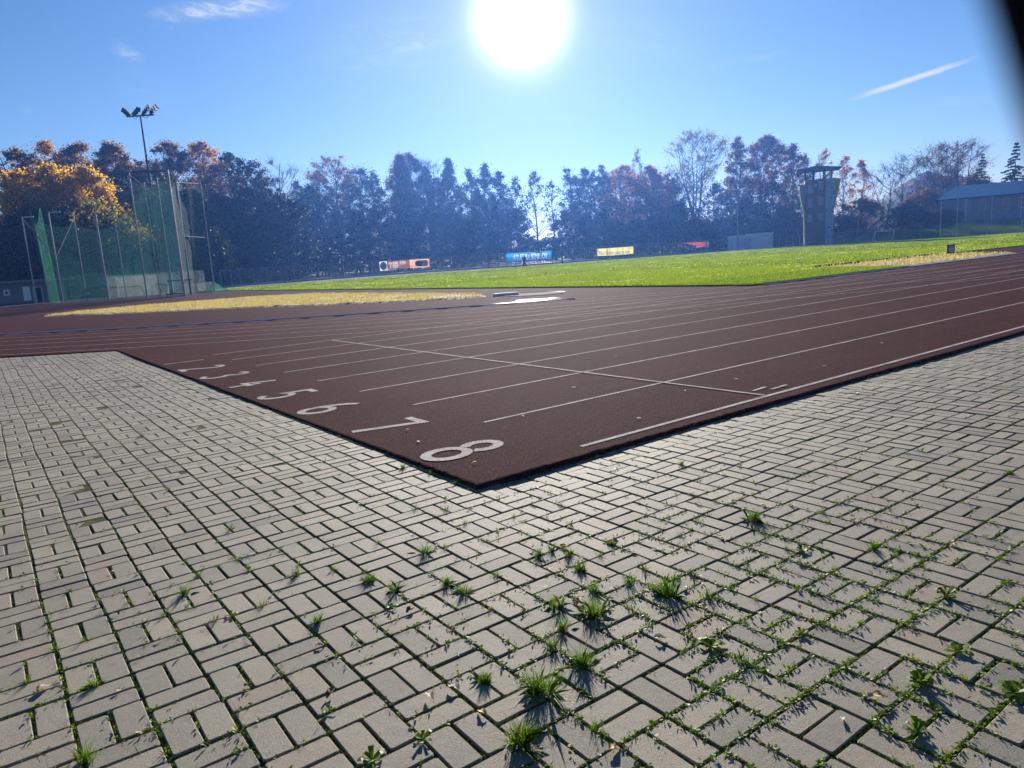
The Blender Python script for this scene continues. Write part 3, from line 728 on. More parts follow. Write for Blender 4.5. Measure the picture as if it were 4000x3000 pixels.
T('slender_tree', 'tall slim tree above the left half of the yellow banner', 1300, 352, 194, 4.4, .25, 'column', 'olive', .7, 54, 1.5, seed=45)
T('autumn_tree', 'orange-topped tree above the yellow banner', 1342, 352, 190, 5.6, .25, 'round', 'orange', 1.0, 70, 1.6, seed=46, droop=.3)
T('birch_tree', 'pale wispy birch poking above the orange-topped tree', 1376, 318, 202, 3.4, .35, 'column', 'yellow', .25, 36, 1.3, seed=47, bark='birchbark', twig=14, droop=.6)
T('autumn_tree', 'orange-brown tree just right of the wispy birch', 1402, 352, 190, 5.2, .22, 'round', 'orange', 1.0, 66, 1.6, seed=48)
T('slender_tree', 'dark slim tree between the orange trees and the big forked tree', 1440, 372, 194, 4.0, .2, 'column', 'dark', .75, 50, 1.5, seed=49)
T('forked_tree', 'tall forked tree with thin yellow leaves showing its limbs', 1500, 277, 200, 9.0, .4, 'vase', 'yellow', .42, 96, 1.8, seed=50, stems=6, trunk_r=.5, twig=8)
T('autumn_tree', 'red-brown narrow tree behind the second floodlight mast', 1594, 290, 204, 4.4, .3, 'column', 'red', .9, 56, 1.6, seed=51)
T('autumn_tree', 'big red-brown crown on several tall stems left of the tower', 1656, 288, 204, 5.6, .5, 'round', 'red', 1.5, 60, 1.8, seed=52, stems=4)
T('autumn_tree', 'red-brown tree beside the left edge of the tower', 1712, 308, 206, 4.2, .35, 'column', 'red', .9, 50, 1.6, seed=53)
T('slender_tree', 'dark slim tree below the forked tree left of the red banner', 1470, 430, 186, 4.6, .1, 'column', 'dark', .9, 56, 1.6, seed=54)
T('autumn_tree', 'low tree with a red and yellow lower crown above the red banner', 1508, 470, 172, 4.4, .06, 'round', 'red', .9, 48, 1.5, seed=55)
T('slender_tree', 'dark tree behind the white container', 1610, 420, 188, 4.6, .12, 'column', 'olive', .8, 56, 1.6, seed=56)
T('slender_tree', 'dark olive tree between the white container and the tower', 1690, 440, 184, 4.2, .08, 'column', 'olive', .9, 50, 1.6, seed=57)
# second and third rows that close the wood; nothing tells them apart
k = 0
for u, v, d in [(640, 402, 205), (690, 380, 210), (748, 392, 205), (806, 384, 212), (850, 372, 208), (915, 372, 214), (940, 362, 206), (990, 382, 212), (1030, 392, 206), (1062, 398, 212), (1095, 410, 206),
                (1240, 392, 214), (1282, 384, 208), (1322, 380, 214), (1362, 382, 208), (1392, 396, 206), (1425, 404, 214), (1455, 396, 208), (1545, 410, 214), (1578, 396, 212), (1632, 398, 216), (1668, 400, 208), (1700, 392, 216), (560, 384, 165), (505, 386, 168), (440, 372, 166)]:
    T('wood_tree', 'dark tree standing back in the close ranks of the wood', u, v+(14 if 930 < u < 1240 else -18), d, 5.4, .1, 'column', ['dark', 'olive', 'dark'][k % 3], ([1.0, .8, 1.2][k % 3] if not 1200 < u < 1240 else .5)*(.72 if 930 < u < 1440 else 1), 52, 1.7, seed=100+k, group='trees in the ranks of the wood', twig=3); k += 1
# understorey shrubs along the foot of the wood
def shrub(u, v, D, Wm, leaf, label, seed, group='shrubs at the foot of the wood', name='shrub', dens=1.2, z0=0.):
    return T(name, label, u, v, D, Wm, .02, 'round', leaf, dens, 34, max(.9, Wm*.3), seed=seed, stems=5, trunk_r=.12, group=group, cat='shrub', twig=3, z0=z0)
k = 0
for u in range(500, 1740, 38):
    if 1140 < u < 1215: vv, dd = 512, 176
    else: vv, dd = 470-(k*37 % 30)+(12 if u > 1230 else 0), 166+(k*29 % 22)
    if u < 640: dd -= 26
    shrub(u, vv, dd, 4.4, ['dark', 'dark', 'olive'][k % 3], 'dark undergrowth bush at the foot of the wood', 200+k, dens=1.6 if vv < 500 else .8); k += 1
for u in range(-10, 480, 46):
    shrub(u, 505-(k*17 % 18), 108+(k*7 % 10), 3.0, ['dark', 'olive'][k % 2], 'dark bush under the trees behind the cage and the shed', 240+k, group='bushes behind the cage', dens=1.7); k += 1

# --- right: behind the tower and the long building
B_ = dict(bark='birchbark', droop=.45)
T('birch_tree', 'birch with few leaves rising behind the left side of the tower roof', 1738, 330, 232, 4.0, .3, 'column', 'brown', .35, 44, 1.5, seed=60, twig=12, **B_)
T('birch_tree', 'russet birch directly behind the tower roof', 1782, 318, 234, 4.2, .25, 'column', 'orange', .45, 50, 1.5, seed=61, twig=10, **B_)
T('birch_tree', 'russet birch just right of the tower', 1826, 332, 230, 4.4, .2, 'column', 'orange', .42, 56, 1.6, seed=62, twig=10, **B_)
T('birch_tree', 'russet birch second to the right of the tower', 1862, 342, 232, 4.2, .2, 'column', 'orange', .42, 56, 1.6, seed=63, twig=10, **B_)
T('bare_tree', 'dark-limbed bare tree left of the brown bushes', 1918, 352, 226, 6.0, .25, 'vase', None, 0, 60, 1.8, seed=64, twig=14, stems=3)
T('bare_tree', 'bare tree with upright twigs in front of the brown oak group', 1962, 330, 236, 5.8, .3, 'vase', None, 0, 60, 1.8, seed=65, twig=14, stems=2)
T('oak_tree', 'tall bare-topped tree with brown leaves left of the long building', 2030, 306, 232, 7.0, .15, 'vase', 'brown', .28, 90, 2.0, seed=66, stems=4, twig=12)
T('oak_tree', 'tallest wide bare tree leaning right over the long building', 2078, 297, 236, 7.6, .2, 'vase', 'brown', .16, 90, 2.0, seed=67, stems=4, twig=14)
T('bushy_tree', 'brown-leaved tree at the left end of the long building', 2000, 405, 222, 6.0, .05, 'round', 'brown', 1.1, 66, 1.8, seed=68)
T('bushy_tree', 'green-brown bushy tree left of the long building', 1960, 435, 216, 5.4, .03, 'round', 'olive', 1.3, 60, 1.7, seed=69)
T('bushy_tree', 'yellow-brown spreading bush tree right of the tower', 1860, 425, 212, 6.0, .08, 'round', 'yellow', .9, 66, 1.7, seed=70)
T('bushy_tree', 'brown bush tree close to the right side of the tower', 1822, 462, 208, 4.6, .05, 'round', 'brown', 1.0, 50, 1.5, seed=71)
T('bushy_tree', 'dark low tree in front of the oak group', 2036, 452, 214, 4.6, .03, 'round', 'brown', 1.3, 54, 1.6, seed=72)
conifer('fir_tree', 'slim blue-green fir between the wide bare tree and the big fir', 2122, 334, 245, 4.6, 73, dens=1.6)
conifer('fir_tree', 'big dark fir at the right edge above the long building', 2196, 310, 235, 7.5, 74, dens=2.2)
T('autumn_tree', 'small brown tree leaning over the roof of the long building', 2108, 372, 240, 4.0, .3, 'round', 'brown', .9, 40, 1.5, seed=75)

# the wood farther back: reads as one dark mass
rg = np.random.default_rng(77); Cw, Rw = [], []
for u in np.arange(470, 1760, 4.5):
    gap = 1138 < u < 1218
    top = 448+14*math.sin(u*.05)+10*math.sin(u*.17)
    if gap: top = 505
    for q in range(2 if gap else 7):
        d = rg.uniform(262, 276)-(85 if u < 640 else 0); P_ = A(u*D8+rg.normal(0, 6), top*D8, d); z = P_[2]*rg.uniform(.02, 1); Cw.append((P_[0], P_[1], z)); Rw.append(rg.uniform(1.2, 2.6) if not gap else 1.2)
for u in np.arange(470, 1760, 3.):
    for q in range(3): d = rg.uniform(240, 260)-(80 if u < 640 else 0); P_ = A(u*D8+rg.normal(0, 6), 500*D8, d); Cw.append((P_[0], P_[1], rg.uniform(.2, 4.2))); Rw.append(rg.uniform(1.1, 1.8))
for u in np.arange(-30, 470, 5):
    for q in range(5): d = rg.uniform(160, 168); P_ = A(u*D8, 420*D8, d); Cw.append((P_[0], P_[1], P_[2]*rg.uniform(.02, 1))); Rw.append(rg.uniform(1.2, 2.6))
tag(quads('woodland', leaf_cards(np.array(Cw), np.array(Rw), 34, .62, rg), M['leaf_dark']), kind='stuff')
# ------------------------------------------------------------------ built things
Z3 = np.array([0, 0, 1.])
def up(b, v): return np.array([b[0], b[1], ztop(b[0], b[1], v)])
def zoom(o, s, p): return (o[0]+s*p[0], o[1]+s*p[1])
def q1(*p): return zoom((0, 350), .6028, p)      # survey crops -> photo pixels
def q2(*p): return zoom((1000, 450), .4822, p)
def q3(*p): return zoom((2000, 450), .4822, p)
def q4(*p): return zoom((3000, 450), .4822, p)
def frame_at(o, dx, normal_up=Z3):
    """world matrix with local x along dx, local y up, local z out of the board"""
    dx = np.asarray(dx, float)/np.linalg.norm(dx); n = np.cross(dx, Z3); n /= np.linalg.norm(n)
    m = Matrix.Identity(4)
    for a in range(3): m[a][0] = dx[a]; m[a][1] = Z3[a]; m[a][2] = n[a]; m[a][3] = o[a]
    return m

# ---- kerb rails: aluminium profile on small feet along the inner edge of lane 1
def kerb(pts, name, label, wdt=.06):
    pts = np.array(pts, float); c = pts.mean(0); root = thing(name, label, 'kerb rail', (pts[0][0], pts[0][1], 0.04), 'aluminium kerb rails')
    T_ = np.gradient(pts, axis=0); T_ /= np.linalg.norm(T_, axis=1)[:, None]; Nn = np.stack([-T_[:, 1], T_[:, 0]], 1)
    prof = [(-wdt/2, .06), (-wdt/2, .076), (-wdt*.42, .084), (-wdt*.28, .089), (0, .0915), (wdt*.28, .089), (wdt*.42, .084), (wdt/2, .076), (wdt/2, .06)]
    V = np.concatenate([np.c_[pts+Nn*a, np.full(len(pts), z)] for a, z in prof]); m_ = len(pts); p_ = len(prof)
    mb = MB(); mb.add(V, [(a*m_+b, a*m_+b+1, (a+1)*m_+b+1, (a+1)*m_+b) for a in range(p_-1) for b in range(m_-1)]+[((p_-1)*m_+b, (p_-1)*m_+b+1, b+1, b) for b in range(m_-1)]+[tuple(a*m_ for a in range(p_)), tuple(a*m_+m_-1 for a in range(p_))[::-1]])
    o = mb.build('rail', M['alu'], root)
    L_ = np.r_[0, np.cumsum(np.linalg.norm(np.diff(pts, axis=0), axis=1))]; fme = None
    for d in np.arange(.15, L_[-1], 1.0):
        x = np.interp(d, L_, pts[:, 0]); y = np.interp(d, L_, pts[:, 1])
        if fme is None: fb = MB(); fb.box((0, 0, .01), (.16, .022, .0085)); o = fb.build('foot', M['dsteel']); fme = o.data
        else: o = bpy.data.objects.new('foot', fme); COL.objects.link(o)
        i_ = min(np.searchsorted(L_, d), len(pts)-1); o.parent = root; o.location = (x-root.location[0], y-root.location[1], 0); o.rotation_euler = (0, 0, math.atan2(T_[i_][1], T_[i_][0]))
    return root
RK = 36.5
a_end = math.atan2(12.42-C0[1], 11.2-C0[0])
kerb(arc(C0, RK, math.pi+.05, 2*math.pi+a_end, 120), 'kerb_rail', 'long curved aluminium kerb rail around the near bend, glinting at its free end')
kerb([(x, 10.02+.002*(x-16)) for x in np.linspace(16.75, 110, 60)], 'kerb_rail', 'straight aluminium kerb rail along the home straight between track and lawn')
kerb([(10.35, 14.5), (10.9, 14.0), (11.4, 13.55)], 'kerb_rail', 'short loose kerb piece lying beside the free end of the curved rail', .05)
# white shot-put stop board and the circle behind it
a, b = G(*zoom((1760, 1080), .504, (342, 157)), .04), G(*zoom((1760, 1080), .504, (528, 141)), .04)
mb = MB(); d_ = b-a; L_ = np.linalg.norm(d_[:2]); d_ /= L_; n_ = np.array([-d_[1], d_[0], 0])
ts = np.linspace(0, 1, 13); cur = [a+d_*L_*t+n_*(.14*math.sin(math.pi*t)) for t in ts]
root = thing('stop_board', 'white curved stop board of the throwing circle on the red tarmac', 'stop board', cur[0])
V = []
for p in cur: V += [p+n_*0, p+n_*.16, p+n_*.15+Z3*.1, p+n_*.01+Z3*.1]
mb.add(V, [(4*i+j, 4*i+(j+1) % 4, 4*i+4+(j+1) % 4, 4*i+4+j) for i in range(12) for j in range(4)]+[(0, 1, 2, 3), (51, 50, 49, 48)]); mb.build('board', plain('worn_white_board', (.6, .6, .62), .7, 0, .1, 6, 0, 60, .15), root)
cc = (a+b)/2-n_*0+np.array([.75, -.75, 0])
cm = MB(); cm.add([(cc[0]+1.07*math.cos(t), cc[1]+1.07*math.sin(t), .0445) for t in np.linspace(0, 2*math.pi, 49)[:-1]], [tuple(range(48))])
root = thing('throwing_circle', 'pale concrete throwing circle with steel ring behind the kerb end', 'throwing circle', (cc[0], cc[1], .04)); cm.build('slab', plain('circle_concrete', (.3, .28, .26), .95, 0, .15, 3, 0, 60, .02), root)
rb = MB(); rp = [(cc[0]+1.09*math.cos(t), cc[1]+1.09*math.sin(t), .048) for t in np.linspace(0, 2*math.pi, 49)]; rb.tube(rp, .012, 5); rb.build('ring', M['steel'], root)

# ---- throwing cage
cage = thing('throwing_cage', 'tall throwing cage of steel posts hung with green netting on the left', 'throwing cage', A(*q1(705, 1368), 69)*np.array([1, 1, 0]))
posts = {}
for nm, b, t, D, r in [('p1', (240, 1395), (133, 828), 74, .045), ('p2', (322, 1390), (232, 930), 77, .04), ('p3', (412, 1390), (320, 797), 70, .05), ('p4', (565, 1370), (497, 790), 77, .045),
                       ('p5', (705, 1368), (600, 792), 69, .075), ('p6', (820, 1345), (732, 838), 77, .045), ('p7', (955, 1352), (834, 536), 67, .06), ('p8', (1040, 1340), (925, 602), 75, .045),
                       ('p10', (1120, 1335), (1022, 570), 73, .09), ('p11', (1197, 1338), (1077, 520), 65, .1), ('p12', (1240, 1328), (1150, 602), 71, .08), ('p13', (1390, 1300), (1297, 600), 76, .05)]:
    B = A(*q1(*b), D); B[2] = 0
    # a plumb post: take the height from its sighted top row
    Tp = up(B, q1(*t)[1]); posts[nm] = (B, Tp[2])
    mb = MB(); mb.tube([B, [B[0], B[1], Tp[2]]], r, 8); mb.box(B+Z3*.01, (.16, .16, .012)); mb.build('post', M['steel'] if nm not in ('p10', 'p12') else plain('green_post', (.1, .3, .2), .5), cage)
def pt(nm, f): B, h = posts[nm]; return B+Z3*h*f
for a_, fa, b_, fb_, r in [('p7', 1, 'p11', .99, .035), ('p12', 1, 'p13', .985, .04), ('p12', .53, 'p13', .5, .03), ('p1', .985, 'p2', .99, .04), ('p10', .99, 'p11', .86, .03)]:
    mb = MB(); mb.bar(pt(a_, fa), pt(b_, fb_), r); mb.build('beam', M['dsteel'], cage)
for a_, fa, b_, fb_ in [('p5', .99, 'p11', .16), ('p6', .98, 'p12', .16), ('p7', .98, 'p12', .72), ('p1', .98, 'p3', .53), ('p2', .97, 'p4', .5), ('p3', .51, 'p4', .92), ('p4', .5, 'p6', .72), ('p8', .3, 'p10', .6), ('p8', .5, 'p12', .9), ('p6', .95, 'p7', .8)]:
    mb = MB(); mb.bar(pt(a_, fa), pt(b_, fb_), .028, 5); mb.build('brace', M['dsteel'], cage)
for nm in ('p3', 'p6', 'p8', 'p1'):
    B, h = posts[nm]; mb = MB(); d_ = np.array([.8, -.3, 0]); mb.bar(B+Z3*h, B+Z3*(h+.02)+d_, .04, 5); mb.build('arm', M['white'], cage)
def net(names, ftop, fbot, mat, sagz=.5, nseg=10, nm='net', nz=8, bulge=.25, seed=0):
    r_ = np.random.default_rng(seed); V = []; cols_ = 0; mb = MB()
    for a_, b_ in zip(names, names[1:]):
        (A_, ha), (B_, hb) = posts[a_[0]], posts[b_[0]]
        for i in range(nseg+(b_ is names[-1])):
            t = i/nseg; top = ha*a_[1]*(1-t)+hb*b_[1]*t-sagz*4*t*(1-t); p = A_*(1-t)+B_*t; n_ = np.array([-(B_-A_)[1], (B_-A_)[0], 0]); n_ /= np.linalg.norm(n_)
            for z in range(nz+1):
                f = z/nz; w_ = math.sin(math.pi*t)*bulge*(1-f*.6)+.07*math.sin(9*t+2.1*f*3)
                V.append(p+n_*w_+Z3*(top*(1-f)+.03*f))
            cols_ += 1
    mb.add(V, [(i*(nz+1)+j, i*(nz+1)+j+1, (i+1)*(nz+1)+j+1, (i+1)*(nz+1)+j) for i in range(cols_-1) for j in range(nz)]); return mb.build(nm, mat, cage, smooth=True)
net([('p2', 1.2), ('p4', .87), ('p6', .93)], 1, 0, M['green_net'], .5)
net([('p6', .95), ('p8', .97), ('p10', .97), ('p12', .97)], 1, 0, M['green_net'], .3, seed=1)
M['green_dense'] = mat_net('dense_green_netting', (.03, .1, .085), .42)
net([('p12', .98), ('p13', .97)], 1, 0, M['green_dense'], .15, seed=2)
net([('p11', .9), ('p12', .96)], 1, 0, M['green_net'], .15, seed=6)
net([('p7', .93), ('p11', .9)], 1, 0, M['green_net'], .3, seed=3)
net([('p3', .32), ('p5', .33), ('p7', .3)], 1, 0, M['green_net'], .05, seed=4)
# gathered folds hanging at the left edge, and the slack lying at the right foot
B, h = posts['p2']
fm_ = MB(); V = []
for i in range(15):
    t = i/14; a0 = .75*t
    for z in range(9):
        f = z/8; top = 8.2-1.3*math.sin(math.pi*min(1, t*1.2))
        V.append(B+np.array([a0+.25*f-.3, -.35*math.sin(i*2.4)*(.3+.5*f)-1.2*t, top*(1-f)+.03*f]))
fm_.add(V, [(i*9+j, i*9+j+1, (i+1)*9+j+1, (i+1)*9+j) for i in range(14) for j in range(8)]); fm_.build('net_fold', M['green_fold'], cage, smooth=True)
B, h = posts['p13']; dR = np.array([RM[0][0], RM[0][1], 0]); dR /= np.linalg.norm(dR)
fm_ = MB(); nA, nB = 26, 9; V = []
r_ = np.random.default_rng(8)
for i in range(nA):
    t = i/(nA-1)
    for j in range(nB):
        s_ = j/(nB-1); hgt = (.12+.9*math.exp(-((t-.72)/.09)**2))*math.sin(math.pi*s_)*(1-.3*math.sin(9*t))
        V.append(B+dR*(-5.2+7.4*t)+np.array([0, -.6+s_*.9, 0])+np.array([0, r_.normal(0, .08), max(.02, hgt+r_.normal(0, .04))]))
fm_.add(V, [(i*nB+j, i*nB+j+1, (i+1)*nB+j+1, (i+1)*nB+j) for i in range(nA-1) for j in range(nB-1)]); fm_.build('net_fold', M['green_fold'], cage)

# ---- football goals stored behind the cage
def goal(u0, v0, u1, v1, vt, D0, D1, depth, label, r=.06, netw=True):
    a, b = A(*q1(u0, v0), D0), A(*q1(u1, v1), D1); a[2] = b[2] = 0; h = up(a, q1(0, vt)[1])[2]
    d_ = b-a; L_ = np.linalg.norm(d_); d_ /= L_; n_ = np.array([-d_[1], d_[0], 0])
    root = thing('football_goal', label, 'football goal', a, 'football goals stored by the cage')
    mb = MB(); mb.bar(a, a+Z3*h, r, 8); mb.build('goalpost', M['white'], root); mb = MB(); mb.bar(b, b+Z3*h, r, 8); mb.build('goalpost', M['white'], root)
    mb = MB(); mb.bar(a+Z3*h, b+Z3*h, r, 8); mb.build('crossbar', M['white'], root)
    for p in (a, b):
        mb = MB(); mb.tube([p+Z3*h, p+Z3*h+n_*depth*.4, p+n_*depth], r*.6, 6); mb.bar(p, p+n_*depth, r*.6); mb.build('stay', M['white'], root)
    mb = MB(); mb.bar(a+n_*depth, b+n_*depth, r*.6); mb.build('ground_bar', M['white'], root)
    mb = MB(); a1, b1 = a+Z3*h+n_*depth*.4, b+Z3*h+n_*depth*.4
    mb.add([a+Z3*h, b+Z3*h, b1, a1, a+n_*depth, b+n_*depth, a, b], [(0, 1, 2, 3), (3, 2, 5, 4), (6, 0, 3), (6, 3, 4), (7, 2, 1), (7, 5, 2)]); mb.build('goal_net', M['goal_net'], root)
goal(712, 1352, 1108, 1318, 1210, 80, 80, 1.6, 'white full-size football goal nearest the cage, seen through the netting')
goal(768, 1342, 1032, 1322, 1218, 84, 84, 1.6, 'second white football goal standing inside the first one behind the cage')
goal(1135, 1315, 1330, 1296, 1186, 84, 86, 1.4, 'white football goal on the right side of the cage behind the gathered net')
goal(1282, 1310, 1385, 1303, 1250, 78, 78, .9, 'small training goal at the right foot of the cage', .05)
# dark bench and table beside the thick cage post
def bench(u0, v0, u1, v1, vt, D, label, cat='bench', dep=.5):
    a, b = A(*q1(u0, v0), D), A(*q1(u1, v1), D); a[2] = b[2] = 0; h = up(a, q1(0, vt)[1])[2]; d_ = (b-a)/np.linalg.norm(b-a); n_ = np.array([-d_[1], d_[0], 0])
    root = thing(cat, label, cat, a); L_ = np.linalg.norm(b-a); ang_ = math.atan2(d_[1], d_[0]); R_ = np.array([[math.cos(ang_), -math.sin(ang_), 0], [math.sin(ang_), math.cos(ang_), 0], [0, 0, 1]])
    mb = MB(); mb.box((a+b)/2+Z3*h+n_*dep/2, (L_/2, dep/2, .04), R_); mb.build('top', M['dsteel'], root)
    for f in (.08, .92):
        for g_ in (.05, dep-.05):
            mb = MB(); p = a+d_*L_*f+n_*g_; mb.bar(p, p+Z3*h, .03); mb.build('leg', M['dsteel'], root)
bench(1092, 1335, 1255, 1320, 1241, 68, 'dark table crossing behind the thick cage post', 'table')
bench(1075, 1345, 1190, 1336, 1326, 65.5, 'low dark bench at the foot of the thick cage post', 'bench')

# ---- shed on the far left
a, b = A(-120, 1170, 97), A(185, 1166, 93); a[2] = b[2] = 0; d_ = b-a; L_ = np.linalg.norm(d_); d_ /= L_; n_ = np.array([-d_[1], d_[0], 0])
hS = up(b, 1098)[2]
shed = thing('shed', 'low grey flat-roofed shed with a white door at the left edge', 'shed', a)
R_ = np.array([[d_[0], n_[0], 0], [d_[1], n_[1], 0], [0, 0, 1]])
def sb(name, mat, x, z, hx, hz_, y=0., hy=.05, root_=shed, parent=None):
    mb = MB(); mb.box(a+d_*x+n_*y+Z3*z, (hx, hy, hz_), R_); o = mb.build(name, mat, shed); 
    if parent: o.parent = parent
    return o
sb('wall', plain('grey_render', (.16, .16, .155), .9), L_/2, hS/2, L_/2, hS/2, 2., 2.)
sb('roof', plain('roof_felt', (.2, .2, .2), .8), L_/2+.3, hS+.12, L_/2+.8, .12, 1.7, 2.5)
def xs_(u, v): # along-wall coordinate of a sighted pixel
    d = ray(u, v); t = np.linalg.solve(np.array([[d[0], -d_[0]], [d[1], -d_[1]]]), (a-CAM)[:2]); return t[1], CAM[2]+t[0]*d[2]
x0, z1_ = xs_(*q1(145, 1278)); x1, z0_ = xs_(*q1(208, 1366)); sb('door', M['white'], (x0+x1)/2, (z1_+max(0, z0_))/2, (x1-x0)/2, (z1_-max(0, z0_))/2, -.04, .03)
x0, z1_ = xs_(*q1(22, 1299)); x1, z0_ = xs_(*q1(67, 1334)); wf = sb('window', M['white'], (x0+x1)/2, (z1_+z0_)/2, (x1-x0)/2, (z1_-z0_)/2, -.02, .04)
gl = plain('dark_glass', (.02, .025, .03), .1, 0, .1); sb('pane', gl, (x0+x1)/2, (z1_+z0_)/2, (x1-x0)/2-.16, (z1_-z0_)/2-.16, -.05, .03, parent=wf)
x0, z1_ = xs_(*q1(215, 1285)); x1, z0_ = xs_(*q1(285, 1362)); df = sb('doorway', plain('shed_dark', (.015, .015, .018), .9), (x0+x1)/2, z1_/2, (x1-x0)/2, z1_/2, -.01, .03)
for xx, zz, hx, hz_ in ((x0, z1_/2, .07, z1_/2), (x1, z1_/2, .07, z1_/2), ((x0+x1)/2, z1_+.07, (x1-x0)/2+.07, .07)): sb('frame', M['steel'], xx, zz, hx, hz_, -.07, .03, parent=df)
# pale kerb stones in front of the shed
mb = MB(); p0, p1 = G(-60, 1211), G(*q1(312, 1390)); dd = (p1-p0)/np.linalg.norm(p1-p0)
nst = int(np.linalg.norm(p1-p0))
for i in range(nst):
    p = p0+dd*(i+.5); mb.box(p+Z3*.06, (.48, .07, .07), np.array([[dd[0], -dd[1], 0], [dd[1], dd[0], 0], [0, 0, 1]]))
tag(mb.build('kerbstone_edge', plain('pale_kerbstone', (.55, .54, .5), .8)), 'pale concrete edging in front of the grey shed', 'edging')

# ---- floodlight masts
def mast(u, vt, vb, D, label, heads, r0=.16, wide=1.55):
    B = A(u, vt, D); h = B[2]; B[2] = 0
    root = thing('floodlight_mast', label, 'floodlight mast', B, 'floodlight masts')
    mb = MB(); mb.tube([B, B+Z3*h*.5, B+Z3*h], [r0, r0*.75, r0*.5], 10); mb.box(B+Z3*.02, (.3, .3, .02)); mb.build('pole', M['dsteel'] if heads else M['steel'], root)
    if not heads: return
    dR = np.array([RM[0][0], RM[0][1], 0]); dR /= np.linalg.norm(dR); dF = np.array([-dR[1], dR[0], 0])
    mb = MB(); mb.bar(B+Z3*h-dR*wide, B+Z3*h+dR*wide, .09, 6); mb.build('crossarm', M['dsteel'], root)
    for i, (x, dz, ang_, n_) in enumerate([(-2.35, .25, .8, 3), (-.75, .35, -.2, 3), (.85, .25, .6, 4), (2.2, .25, .5, 4)]):
        mb = MB(); c = B+Z3*(h+.05)+dR*x*.63
        mb.bar(c-Z3*.1, c+Z3*.25, .04)
        for q in range(n_):
            p = c+dR*(.3*math.cos(ang_)*(q-.6)*(1 if i != 1 else .8)*(-1 if i == 0 else 1))+Z3*(.22+.2*q)
            t_ = .5+.25*q+.3*i; Rm = np.array([dR*math.cos(t_)+Z3*math.sin(t_), dF, -dR*math.sin(t_)+Z3*math.cos(t_)]).T
            mb.box(p, (.24, .2, .07 if i > 1 else .16), Rm)
        mb.build('floodlight', M['dsteel'], root)
    for sx in (-1, 1):
        mb = MB(); mb.tube([B+Z3*h+dR*sx*(.2+.8*t)-Z3*(.3*math.sin(math.pi*t)) for t in np.linspace(0, 1, 8)], .025, 4); mb.build('cable', M['dsteel'], root)
mast(548, 452, 1070, 95, 'tall floodlight mast with four lamp clusters behind the throwing cage', True)
mast(2878, 636, 975, 158, 'tall plain mast in front of the white container left of the tower', False, .17)

# ---- perimeter fence behind the far straight
def fence(P0, P1, n, h, label, footing=True, rails=True, key='perimeter fence'):
    root = thing('fence', label, 'fence', P0, key)
    P0, P1 = np.array(P0), np.array(P1)
    mb = MB(); 
    if rails:
        mb.add([P0+Z3*.1, P1+Z3*.1, P1+Z3*h, P0+Z3*h], [(0, 1, 2, 3)]); mb.build('mesh', M['wire'], root)
        mb = MB(); mb.bar(P0+Z3*h, P1+Z3*h, .025); mb.build('top_rail', M['steel'], root)
    for i in range(n+1):
        p = P0+(P1-P0)*i/n; mb = MB(); mb.bar(p, p+Z3*(h+.06), .045, 6); mb.build('post', M['steel'], root)
    if footing:
        d_ = (P1-P0)/np.linalg.norm(P1-P0); R_ = np.array([[d_[0], -d_[1], 0], [d_[1], d_[0], 0], [0, 0, 1]])
        mb = MB(); mb.box((P0+P1)/2+Z3*.1+np.array([0, -.08, 0]), (np.linalg.norm(P1-P0)/2, .12, .14), R_); mb.build('footing', M['concrete'], root)
def gb(u, v, D): p = A(u, v, D); p[2] = 0; return p
fence(gb(884, 1122, 108), gb(1480, 1075, 118), 12, 2.3, 'wire fence with steel posts between the gate and the brown billboard')
fence(gb(1480, 1075, 118), gb(1905, 1048, 121), 9, 2.3, 'wire fence carrying the brown billboard as far as the bleachers')
fence(gb(1905, 1048, 121), gb(2330, 1018, 128), 9, 2.3, 'wire fence behind the blue banner')
fence(gb(2330, 1018, 128), gb(2846, 978, 152), 11, 2.4, 'wire fence carrying the yellow and the red banner')
fence(gb(3020, 968, 158), gb(3150, 958, 158), 5, 2.4, 'short fence between the white container and the tower', False)
fence(gb(3256, 950, 160), gb(3470, 936, 172), 5, 2.3, 'fence just right of the tower', False)
fence(gb(3470, 934, 172), gb(4060, 906, 176), 9, 2.6, 'long fence below the grassy bank of the long building', False)
# gate frame
ga_, gb_ = gb(866, 1123, 106), gb(908, 1120, 106); gh = up(ga_, 1058)[2]
root = thing('fence_gate', 'steel frame gate in the fence right of the throwing cage', 'gate', ga_)
mb = MB(); mb.bar(ga_, ga_+Z3*gh, .07, 6); mb.build('post', M['steel'], root); mb = MB(); mb.bar(gb_, gb_+Z3*gh, .07, 6); mb.build('post', M['steel'], root)
mb = MB(); mb.bar(ga_+Z3*gh, gb_+Z3*gh, .06, 6); mb.bar(ga_+Z3*.12, gb_+Z3*.12, .04, 6); mb.build('frame', M['steel'], root)
# odd sawhorse and small stools along the fence
def trestle(u, v, D, w_, h_, label, name='hurdle', cat='hurdle'):
    c = gb(u, v, D); dR = np.array([RM[0][0], RM[0][1], 0]); dR /= np.linalg.norm(dR); root = thing(name, label, cat, c, 'hurdles by the fence')
    for s_ in (-1, 1):
        mb = MB(); mb.tube([c+dR*s_*w_+np.array([0, -.4, .03]), c+dR*s_*w_+Z3*.05, c+dR*s_*w_*.95+Z3*h_], .035, 5); mb.build('leg', M['white'], root)
    mb = MB(); mb.box(c+Z3*(h_-.05), (w_, .02, .06), np.array([[dR[0], -dR[1], 0], [dR[1], dR[0], 0], [0, 0, 1]])); mb.build('bar', M['wood'], root)
    mb = MB(); mb.bar(c-dR*w_+Z3*.25, c+dR*w_+Z3*.25, .03); mb.build('stretcher', M['wood'], root)
trestle(1308, 1086, 110, .55, 1.0, 'pale wooden trestle leaning at the fence between gate and brown billboard', 'trestle', 'trestle')
